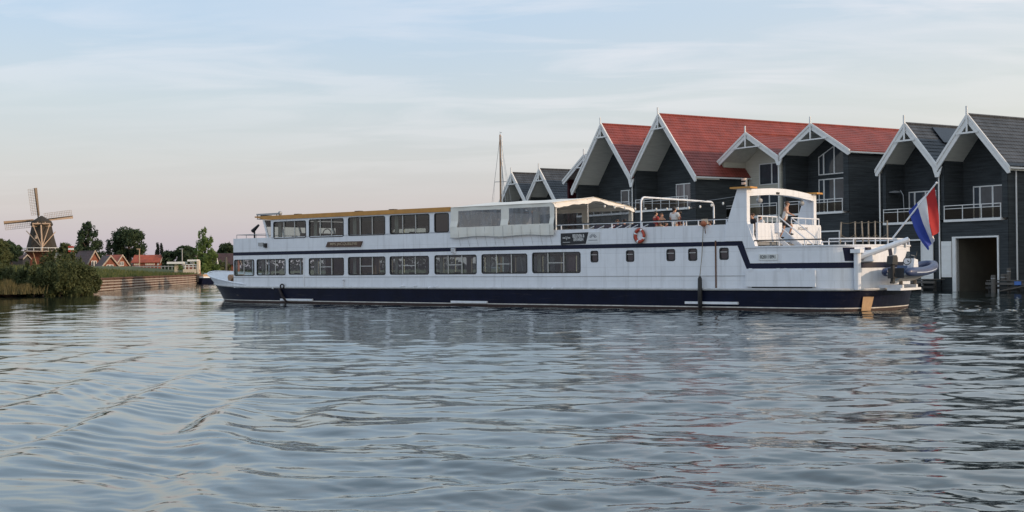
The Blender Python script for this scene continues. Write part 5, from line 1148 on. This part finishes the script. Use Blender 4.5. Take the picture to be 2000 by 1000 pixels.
def tree(name, label, cat, px, ptop, pbase, wpx, D, shape, m_, n=1800, leaf=.22, group='trees on the far bank', trunk=True):
    s = F/D; base = W(px, pbase, D); z0 = .15 if shape == 'bush' and D < 120 else max(.5, base.z if base.z < 4 else 2.4); top = W(px, ptop, D).z; h = top-z0; w = wpx/s/2
    t = thing(name, label, cat, (base.x, base.y, z0), 0, group); bl = []
    if shape == 'cone':
        for k in range(110):
            f = random.uniform(.06, 1)**1.15; r = w*(1.02-f)**.7*random.uniform(.14, .36)+.04*w; a = random.uniform(0, 6.28); q = w*(1-f)**.46*random.uniform(.2, .88); bl.append((q*math.cos(a), q*math.sin(a), h*f*.97, r*.75, r*.75, h*.05+r*.28))
    elif shape == 'round':
        for k in range(30):
            a = random.uniform(0, 6.28); f = random.uniform(-.85, .95); q = w*.72*math.sqrt(1-f*f)*random.uniform(.6, 1); r = w*random.uniform(.22, .42); bl.append((q*math.cos(a), q*math.sin(a), h*.55+f*h*.34, r, r, r*.75))
    elif shape == 'column':
        for k in range(12): f = k/11; r = w*(.9-.7*f)*random.uniform(.7, 1.1)+.1*w; bl.append((random.uniform(-.15, .15)*w, random.uniform(-.15, .15)*w, h*(.12+.83*f), r, r, h*.09))
    else:
        bl.append((0, 0, h*.36, w*.80, w*.55, h*.42))
        for k in range(30): a = random.uniform(0, 6.28); q = w*.9*math.sqrt(random.random()); bl.append((q*math.cos(a), q*math.sin(a)*.7, h*(1-.48*(q/w)**2)*random.uniform(.82, 1.02), w*.035, w*.035, h*random.uniform(.08, .17)))
        for k in range(70): a = random.uniform(0, 6.28); q = w*.86*math.sqrt(random.random()); hh = h*(1-.50*(q/w)**2)*random.uniform(.82, 1.08); r = w*random.uniform(.09, .20); bl.append((q*math.cos(a), q*math.sin(a)*.75, hh*random.uniform(.0, .88)**.8, r, r, r*1.25))
    C, Nn = crown(bl, n); leaves('crown' if trunk else 'foliage', C, Nn, leaf, m_, t)
    if trunk:
        mb = MB().tube([(0, 0, -.6), (.04*w, 0, h*.25), (0, .03*w, h*(.8 if shape != 'round' else .55))], [w*.09+.06, w*.06+.05, .03], 7)
        for k in range(7): b = bl[random.randrange(len(bl))]; mb.tube([(0, 0, min(b[2], h*.8)*.55), (b[0]*.55, b[1]*.55, b[2]*.85), b[:3]], [w*.035+.03, w*.02+.02, .015], 5)
        mb.obj('trunk', BARK, t)
    else:
        mb = MB()
        for k in range(16): b = bl[random.randrange(len(bl))]; mb.tube([(b[0]*.2, b[1]*.2, -.3), (b[0]*.6, b[1]*.6, b[2]*.6), b[:3]], [.05, .035, .012], 5)
        mb.obj('stems', BARK, t)
    return t
tree('conifer', 'tall dark green conifer with a narrow top right of the windmill', 'tree', 172, 433, 521, 84, 320, 'cone', L_DARK, 9000, .24)
tree('oak_tree', 'broad round dark oak behind the brown gabled houses', 'tree', 252, 443, 522, 90, 330, 'round', L_OAK, 9000, .25)
tree('young_tree', 'bright green young tree with an airy top beside the ship bow', 'tree', 400, 443, 534, 62, 196, 'cone', L_LIGHT, 7000, .12)
tree('poplar', 'slim poplar far off, left of the distant pair', 'tree', 308, 475, 520, 13, 480, 'column', L_FAR, 1500, .28)
tree('poplar', 'slim poplar far off, right of the distant pair', 'tree', 316, 477, 520, 12, 480, 'column', L_FAR, 1500, .28)
tree('round_tree', 'dark low tree behind the white bridge canopy', 'tree', 362, 478, 524, 48, 300, 'round', L_OAK, 2600, .3)
tree('round_tree', 'dark small tree between the red-roofed house and the bridge', 'tree', 330, 489, 524, 32, 300, 'round', L_DARK, 1800, .28)
tree('round_tree', 'dark tree touching the ship bow on the horizon', 'tree', 442, 474, 520, 40, 330, 'round', L_OAK, 2200, .3)
tree('round_tree', 'dark tree just left of the windmill body', 'tree', 22, 470, 522, 44, 360, 'round', L_DARK, 2600, .34)
tree('round_tree', 'thin grey-green tree between the conifer and the oak', 'tree', 213, 470, 522, 18, 380, 'column', L_FAR, 800, .3)
tree('round_tree', 'low tree against the right side of the windmill gallery', 'tree', 128, 473, 520, 40, 300, 'round', L_BUSH, 1500, .26)
tree('willow_tree', 'green leafy tree cut by the left picture edge', 'tree', -6, 458, 572, 64, 112, 'round', L_BUSH, 14000, .085)
tree('willow_bush', 'big dark green willow bush at the water edge', 'bush', 118, 492, 579, 142, 103, 'bush', L_BUSH, 34000, .075, trunk=False, group='bushes on the bank')
tree('willow_bush', 'dark low bush at the water, right end of the big willow bush', 'bush', 168, 520, 575, 60, 106, 'bush', L_BUSH, 9000, .07, trunk=False, group='bushes on the bank')
tree('willow_bush', 'olive bush between the left edge and the big willow bush', 'bush', 52, 515, 574, 70, 105, 'bush', L_BUSH, 9000, .075, trunk=False, group='bushes on the bank')
tree('willow_bush', 'low olive bush at the left picture edge above the reeds', 'bush', 12, 514, 572, 80, 106, 'bush', L_BUSH, 9000, .075, trunk=False, group='bushes on the bank')
tree('garden_bush', 'small green bush in front of the white bridge post', 'bush', 348, 517, 534, 24, 200, 'bush', L_LIGHT, 700, .14, trunk=False, group='bushes on the bank')
tree('garden_bush', 'low hedge bush left of the ship bow under the young tree', 'bush', 432, 509, 534, 46, 205, 'bush', L_BUSH, 1500, .16, trunk=False, group='bushes on the bank')
tree('garden_bush', 'green bush beside the red-roofed house', 'bush', 326, 512, 530, 26, 250, 'bush', L_OAK, 900, .2, trunk=False, group='bushes on the bank')
def reeds(name, x0, x1, D, n, hgt, m_):
    C = []; mb = MB()
    for k in range(n):
        xq = x0+(x1-x0)*(random.random()**1.0); xq += abs(random.gauss(0, 18)) if random.random() < .4 else 0; p = W(xq, 570, D+random.gauss(0, 1.6)); z = .25; h = hgt*random.uniform(.5, 1.1)*(.75+.3*math.sin(xq*.11)*math.sin(xq*.043+1)); a = random.uniform(0, 6.28); dx, dy = .03*math.cos(a), .03*math.sin(a); lx, ly = random.gauss(0, .16), random.gauss(0, .16)
        mb.add([(p.x-dx, p.y-dy, z), (p.x+dx, p.y+dy, z), (p.x+lx*.4+dx*.7, p.y+ly*.4+dy*.7, z+h*.6), (p.x+lx, p.y+ly, z+h), (p.x+lx*.4-dx*.7, p.y+ly*.4-dy*.7, z+h*.6)], [(0, 1, 2, 3, 4)])
    kind(mb.obj(name, m_, fix=False), 'stuff')
reeds('reeds', -60, 52, 101.5, 3600, 1.15, REED)
def bank_grass():
    mb = MB()
    for k in range(9000):
        s = random.random(); p = Vector((-39.6, 113.5, 0)).lerp(Vector((-45.8, 184, 0)), s); d = random.random()**1.6*24+.3; x, y = p.x-d*.985, p.y+d*.17; z = 1.25+min(1, max(0, (d-2)/20))**1.1*1.35; h = random.uniform(.12, .5); a = random.uniform(0, 3.14); dx, dy = .07*math.cos(a), .07*math.sin(a); l = random.gauss(0, .12)
        mb.add([(x-dx, y-dy, z), (x+dx, y+dy, z), (x+l, y+l*.5, z+h)], [(0, 1, 2)])
    kind(mb.obj('bank_grass', leafmat('grass_blades', (.045, .075, .018), (.16, .16, .06), .5, .3), fix=False), 'stuff')
bank_grass()
C = []
mb_n = 26000; th = RNG.uniform(-1, 1, mb_n); xx = th*520; C = np.stack([xx, 620+RNG.normal(0, 12, mb_n), 1+RNG.uniform(0, 1, mb_n)**1.3*(7+3.0*np.sin(xx*.045)+2.2*np.sin(xx*.13+1)+1.5*np.sin(xx*.37))], 1)
kind(leaves('distant_treeline', C, np.tile([0, -1, .6], (mb_n, 1)).astype(float), .75, L_FAR, None), 'stuff')

# ------------------------------------------------------------------ left bank: revetment, bank edging, houses, windmill
rv = thing('revetment', 'brown timber revetment with four pale horizontal boards along the left bank', 'revetment', (-39.6, 113.0, 0), 0)
A_ = Vector((0, 0, 0)); B_ = Vector((-6.2, 71.3, 0)); dirv = (B_-A_).normalized(); nv = Vector((dirv.y, -dirv.x, 0))
MB().add([A_+Vector((0, 0, -1)), B_+Vector((0, 0, -1)), B_+Vector((0, 0, 1.24)), A_+Vector((0, 0, 1.24)), A_-nv*.3+Vector((0, 0, -1)), B_-nv*.3+Vector((0, 0, -1)), B_-nv*.3+Vector((0, 0, 1.24)), A_-nv*.3+Vector((0, 0, 1.24))], [(0, 1, 2, 3), (7, 6, 5, 4), (3, 2, 6, 7), (0, 4, 5, 1), (0, 3, 7, 4), (1, 2, 6, 5)]).obj('sheet_wall', BROWNW, rv)
nseg = 14
for zz, hh, m_, nm in ((.12, .13, PALEB, 'board'), (.42, .13, PALEB, 'board'), (.72, .13, PALEB, 'board'), (.99, .12, PALEB, 'board'), (1.25, .12, BROWNW, 'cap_board')):
    for k in range(nseg):
        a = A_.lerp(B_, k/nseg+.0008); b = A_.lerp(B_, (k+1)/nseg-.0008); j = random.uniform(-.012, .012); z0, z1 = zz+j-hh/2, zz+j+hh/2; o = .13 if nm == 'board' else .2
        p = [a-nv*(.25 if nm != 'board' else -.003), b-nv*(.25 if nm != 'board' else -.003), b+nv*o, a+nv*o]
        MB().add([(q.x, q.y, z0) for q in p]+[(q.x, q.y, z1) for q in p], [(0, 3, 2, 1), (4, 5, 6, 7), (0, 1, 5, 4), (1, 2, 6, 5), (2, 3, 7, 6), (3, 0, 4, 7)]).obj(nm, m_, rv)
for k in range(24): q = A_.lerp(B_, (k+.5)/24)+nv*.06; MB().tube([(q.x, q.y, -1), (q.x, q.y, 1.18)], .055, 6).obj('pile', BROWNW, rv)
be = thing('bank_edging', 'low rusty brown edging board along the water under the reeds', 'edging', (-42.5, 99, 0), 0)
for k in range(5):
    a = Vector((0, 0, 0)).lerp(Vector((-28, -7.2, 0)), k/5+.004); b = Vector((0, 0, 0)).lerp(Vector((-28, -7.2, 0)), (k+1)/5-.004); MB().add([(a.x, a.y-.1, -.6), (b.x, b.y-.1, -.6), (b.x, b.y, -.6), (a.x, a.y, -.6), (a.x, a.y-.1, .30), (b.x, b.y-.1, .30), (b.x, b.y, .30), (a.x, a.y, .30)], [(0, 3, 2, 1), (4, 5, 6, 7), (0, 1, 5, 4), (1, 2, 6, 5), (2, 3, 7, 6), (3, 0, 4, 7)]).obj('board', BROWNW, be)
a = Vector((2.9, 14, 0)); MB().add([(-.0, -.05, -.6), (a.x, a.y, -.6), (a.x-.1, a.y, -.6), (-.1, -.05, -.6), (-.0, -.05, .35), (a.x, a.y, .6), (a.x-.1, a.y, .6), (-.1, -.05, .35)], [(0, 3, 2, 1), (4, 5, 6, 7), (0, 1, 5, 4), (1, 2, 6, 5), (2, 3, 7, 6), (3, 0, 4, 7)]).obj('board', BROWNW, be)
def cottage(label, px, pz, D, w, hw, hr, L, yaw, wm, rm, wins=(), aframe=False, name='house', chim=False):
    ap = W(px, pz, D); z0 = ap.z-hw-hr; t = thing(name, label, 'house', (ap.x, ap.y, z0), R(yaw), 'houses on the far bank')
    MB().prism([(-w/2, -1.5), (w/2, -1.5), (w/2, hw), (0, hw+hr-.1), (-w/2, hw)], .1, L).obj('wall', wm, t)
    sl = hr/(w/2); 
    for s in (-1, 1): roof_side(w/2+.35, sl, hw+hr, -.2, L+.3, s, rm, t)
    for s in (-1, 1): MB().prism([(0, hw+hr+.1), (s*(w/2+.4), hw-.4*sl+.1), (s*(w/2+.4), hw-.4*sl-.30), (0, hw+hr-.30)], -.30, -.202).obj('bargeboard', PALEB, t)
    for x0, x1, za, zb, side_ in wins:
        if side_ == 'g': win_grid(t, x0, x1, za, zb, .08, (1, 1) if x1-x0 < 2 else (1, 1, 1, 1))
        else:
            x = w/2 if side_ == 'r' else -w/2; s = 1 if side_ == 'r' else -1; f = MB().box(min(x, x+s*.06), max(x, x+s*.06), x0, x1, za, zb).obj('window', WHITE2, t)
            n = 2 if x1-x0 < 2.2 else 4
            for k in range(n): a = x0+.1+(x1-x0-.1)*k/n; MB().box(x+s*.061, x+s*.075, a, a+(x1-x0-.1)/n-.1, za+.1, zb-.1).obj('pane', HPANE if px < 240 else mat('lit_pane', (.55, .42, .28), .3, .1), f)
    if chim: MB().box(-.3, .3, L*.5, L*.5+.6, hw+hr-.4, hw+hr+.8).obj('chimney', BRICK, t)
    return t
cottage('steep brown-roofed gabled house half behind the willow bush', 184.5, 489.2, 255, 4.4, 1.6, 3.4, 5.2, 52, BRICK, OLDT, [(-.7, .5, 1.75, 2.9, 'g')])
cottage('lower brown-roofed gabled house with pale verge boards, right of the steep one', 215.7, 498.8, 250, 4.2, .9, 2.5, 3.4, 40, BRICK, OLDT, [(-.8, .6, .75, 1.55, 'g')])
cottage('orange-roofed house half hidden under the round oak', 238, 497.5, 285, 4.0, 1.6, 2.2, 4.5, 62, BRICK, ORT, [(-.6, .6, 1.3, 2.2, 'g')])
cottage('long orange-roofed brick house with wide pale windows', 317.5, 497.5, 300, 5.0, 1.7, 1.6, 6.4, 90, BRICK, ORT, [(4.9, 6.1, .85, 1.62, 'l'), (1.2, 3.4, .85, 1.62, 'l'), (.15, .6, .85, 1.62, 'l')], chim=False)
cottage('dark-roofed house behind the white bridge canopy', 384, 495, 320, 6, 2.2, 2.4, 4.2, 88, BRICK, OLDT)
cottage('dark brown-roofed house behind the mooring pole', 464, 494.5, 320, 6, 2.2, 2.6, 5.5, 90, BRICK, OLDT)
def pole(name, label, px, pt, pb, D, m_, r=.07, head=None, cat='lamp post'):
    a, b = W(px, pt, D), W(px, pb, D); t = thing(name, label, cat, (b.x, b.y, b.z-.4)); MB().tube([(0, 0, 0), (0, 0, a.z-b.z+.4)], r, 7).obj('pole', m_, t)
    if head: MB().box(-.5, .15, -.12, .12, a.z-b.z+.38, a.z-b.z+.55).obj('head', m_, t)
    return t
pole('lamp_post', 'orange-brown lamp post in front of the orange-roofed house', 272.5, 487, 520, 240, PALEW, .11, True)
pole('lamp_post', 'grey lamp post left of the young tree', 356, 487, 525, 215, GREY, .09, True)
pole('mooring_pole', 'pale grey mooring pole left of the ship bow', 442, 502, 536, 190, WOOD, .17, cat='mooring post')
sg = pole('signal_mast', 'signal mast with red and white panels beside the windmill gallery', 139, 479, 500, 250, GREY, .08, cat='signal')
for k, m_ in enumerate((RED, WHITE2, RED)): MB().box(-.55, .55, -.1, .0, 1.2+.42*k, 1.55+.42*k).obj('panel', m_, sg)
t = pole('boom', 'white leaning boom right of the young tree', 426, 489, 512, 200, WHITE2, .10, cat='boom'); t.rotation_euler = (0, R(-12), 0)
# lift bridge post
bp_ = W(375, 534, 190); br = thing('bridge_post', 'small white lift-bridge post with flat canopy and beige base', 'bridge', (bp_.x, bp_.y, bp_.z), 0); s_ = 190/F
PX = lambda p: (p-375)*s_; PZ = lambda p: (534-p)*s_
MB().box(PX(328), PX(361), -.6, 1.6, PZ(515), PZ(511)).obj('canopy', WHITE2, br)
MB().box(PX(340), PX(345.5), .2, .8, PZ(534), PZ(515.1)).obj('pillar', PLAST, br); MB().tube([(PX(357), .1, PZ(511)), (PX(361), .1, PZ(532))], .12, 6).obj('pillar', GREY, br)
MB().box(PX(359), PX(385), -.5, .3, PZ(537), PZ(525.5)).obj('base_wall', PLAST, br); MB().box(PX(386), PX(390), -.5, .5, PZ(537), PZ(509)).obj('pillar', PLAST, br)
MB().box(PX(367), PX(385.8), -.3, 1.4, PZ(510.5), PZ(507)).obj('canopy', WHITE2, br); MB().box(PX(368), PX(376), 1.0, 1.2, PZ(515), PZ(511)).obj('panel', WHITE2, br)
for p in (363, 370, 378, 384): MB().tube([(PX(p), -.3, PZ(525.5)), (PX(p), -.3, PZ(517))], .05, 5).obj('rail_post', WHITE2, br)
MB().tube([(PX(360), -.3, PZ(517)), (PX(385), -.3, PZ(517))], .06, 5).tube([(PX(360), -.3, PZ(521)), (PX(385), -.3, PZ(521))], .05, 5).obj('rail', WHITE2, br)
# quay fence in front of the houses
for k in range(16):
    p = W(245+k*7, 522, 232); 
    if k == 0: fn = thing('quay_fence', 'low grey fence in front of the orange-roofed house', 'fence', p); o_ = p.copy()
    q = p-o_; MB().box(q.x-.06, q.x+.06, -.05, .05, -.8, .22).obj('post', GREY, fn)
MB().box(0, q.x, -.08, -.052, .02, .16).obj('rail', GREY, fn)
# small motorboat
bp_ = W(409, 553, 182); mbt = thing('motorboat', 'small white and navy motorboat at the end of the revetment', 'motorboat', (bp_.x, bp_.y, 0), R(58))
mb = MB(); st = []
for i in range(12):
    t = i/11; x = -2.2+4.6*t; w = .95*(1-max(0, (t-.5)/.5)**2.2); st += [(x, -w, .75+.25*t), (x, -w*.75, .0), (x, 0, -.3), (x, w*.75, .0), (x, w, .75+.25*t)]
mb.v = st; mb.f = [(5*i+a, 5*i+(a+1) % 5, 5*i+5+(a+1) % 5, 5*i+5+a) for i in range(11) for a in range(4)]+[(0, 1, 2, 3, 4)]+[(5*i+4, 5*i, 5*i+5, 5*i+9) for i in range(11)]; mb.obj('hull', NAVY, mbt)
MB().box(-2.1, 1.2, -.98, .98, .80, .98).obj('gunwale', WHITE, mbt); MB().prism([(-.4, .98), (.9, .98), (.4, 1.45), (-.3, 1.45)], -.7, .7).obj('cabin', WHITE2, mbt); MB().box(-1.8, -.7, -.6, .6, .98, 1.3).obj('seat', C_TAN, mbt); MB().tube([(-1.7, 0, .9), (-1.9, 0, 2.0)], .04, 5).obj('pole', RED, mbt); MB().box(-2.6, -2.2, -.2, .2, .2, 1.2).obj('outboard', BLACK, mbt)

# windmill
D = 440; s_ = D/F; g0 = W(82, 528, D); wm_ = thing('windmill', 'dark thatched tower windmill with a white gallery and pale sails', 'windmill', (g0.x, g0.y, 1.0), R(19))
MZ = lambda py: W(82, py, D).z-1.0
zg, zc = MZ(489), MZ(441); rb, rtp = 28.5*s_, 18.5*s_
prof = [(rb*1.03, zg), (rb*.93, zg+(zc-zg)*.25), (rb*.82, zg+(zc-zg)*.5), (rb*.73, zg+(zc-zg)*.75), (rtp, zc)]
MB().lathe([(r, z) for r, z in prof], (0, 0, 0), 8).obj('smock', THATCH, wm_)
MB().lathe([(rb*1.0, -1), (rb*1.0, zg-.6)], (0, 0, 0), 8).obj('brick_base', BRICK, wm_)
MB().lathe([(52*s_, zg-.55), (52*s_, zg-.25), (20, zg-.24)][:2]+[(rb*.9, zg-.24)], (0, 0, 0), 20).obj('gallery', PALEB, wm_)
mb = MB(); q = [(51*s_*math.cos(2*math.pi*k/24), 51*s_*math.sin(2*math.pi*k/24), zg+.75) for k in range(24)]; mb.tube(q, .10, 5, closed=True)
for p in q: mb.tube([(p[0], p[1], zg-.2), p], .08, 4)
mb.obj('gallery_rail', WHITE2, wm_)
for k in range(10): a = 2*math.pi*k/10; MB().tube([(rb*math.cos(a), rb*math.sin(a), zg-5), (48*s_*math.cos(a), 48*s_*math.sin(a), zg-.5)], .16, 5).obj('gallery_strut', PALEW, wm_)
MB().lathe([(20*s_, zc-.05), (21*s_, zc+.5), (18*s_, zc+1.6), (10*s_, MZ(427)), (1.5*s_, MZ(421.5))], (0, 0, 0), 12).obj('cap', THATCH, wm_)
hy = 0
MB().tube([(-16.5*s_, -3.4, MZ(437.5)), (16.5*s_, -3.4, MZ(437.5))], .28, 6).tube([(-17*s_, -2.6, MZ(442)), (17*s_, -2.6, MZ(442))], .26, 6).obj('tail_beam', PALEW, wm_)
MB().tube([(-1*s_, -3.0, MZ(436)), (2*s_, -8.6, MZ(484)), (2*s_, -9, MZ(491))], .26, 6).obj('tail_pole', PALEW, wm_)
for x, y, z in ((-16*s_, -3.4, MZ(438)), (15*s_, -3.4, MZ(439)), (-28*s_, .0, MZ(451)), (25*s_, .0, MZ(453))): MB().tube([(x, y, z), (1.5*s_, -8.4, MZ(484))], .16, 5).obj('tail_brace', PALEW, wm_)
for x in (-8, 8, 0): MB().tube([(x*s_, -3.5, MZ(438)), (x*.6*s_, -2.4, MZ(431))], .2, 5).obj('cap_strut', PALEW, wm_)
MB().box(-12*s_, -7*s_, -rb*.72, -rb*.62, MZ(467), MZ(460)).obj('window', PALEB, wm_)
hub = Vector((-6*s_, 4.2, MZ(429.5)))
MB().tube([(hub.x*.4, -.5, hub.z-.2), (hub.x, hub.y, hub.z)], .5, 8).obj('windshaft', BARK, wm_)
def sail(ang):
    d = Vector((math.sin(R(ang)), 0, math.cos(R(ang)))); n = Vector((math.cos(R(ang)), 0, -math.sin(R(ang)))); L = 64*s_; pt = lambda r, c, y=0: hub+d*r+n*c+Vector((0, y, 0))
    sp = MB().tube([pt(.2, 0), pt(L, 0)], [.30, .18], 6).obj('sail', BARK, wm_); mb = MB()
    for k in range(17): r = L*(.18+.80*k/16); mb.tube([pt(r, -2.15, .42), pt(r, .1, .12)], .055, 4)
    for c in (-2.15, -1.45, -.75): mb.tube([pt(L*.17, c, .42*c/-2.15), pt(L*.985, c, .42*c/-2.15)], .05, 4)
    mb.obj('sail_lattice', PALEB, sp)
    MB().add([pt(L*.14, .12, -.1), pt(L*.14, .6, -.35), pt(L, .95, -.40), pt(L, .12, -.1), pt(L*.14, .12, -.02), pt(L*.14, .6, -.27), pt(L, .95, -.32), pt(L, .12, -.02)], [(0, 1, 2, 3), (7, 6, 5, 4), (0, 4, 5, 1), (1, 5, 6, 2), (2, 6, 7, 3), (3, 7, 4, 0)]).obj('wind_board', PALEW, sp)
for a in (-7, 82, 172.5, 263.5): sail(a)
cottage('dark mill storehouse with a pale roof edge under the gallery', 52, 497, 400, 6, 3.2, 1.2, 8, 90, mat('tarred_boards', (.03, .03, .035), .8, .2), OLDT)
cottage('cream flat-roofed shed right of the windmill gallery', 128, 493.5, 300, 3.0, 2.6, .5, 2.8, 80, PLAST, mat('cream_roof', (.55, .52, .45), .7, .1))
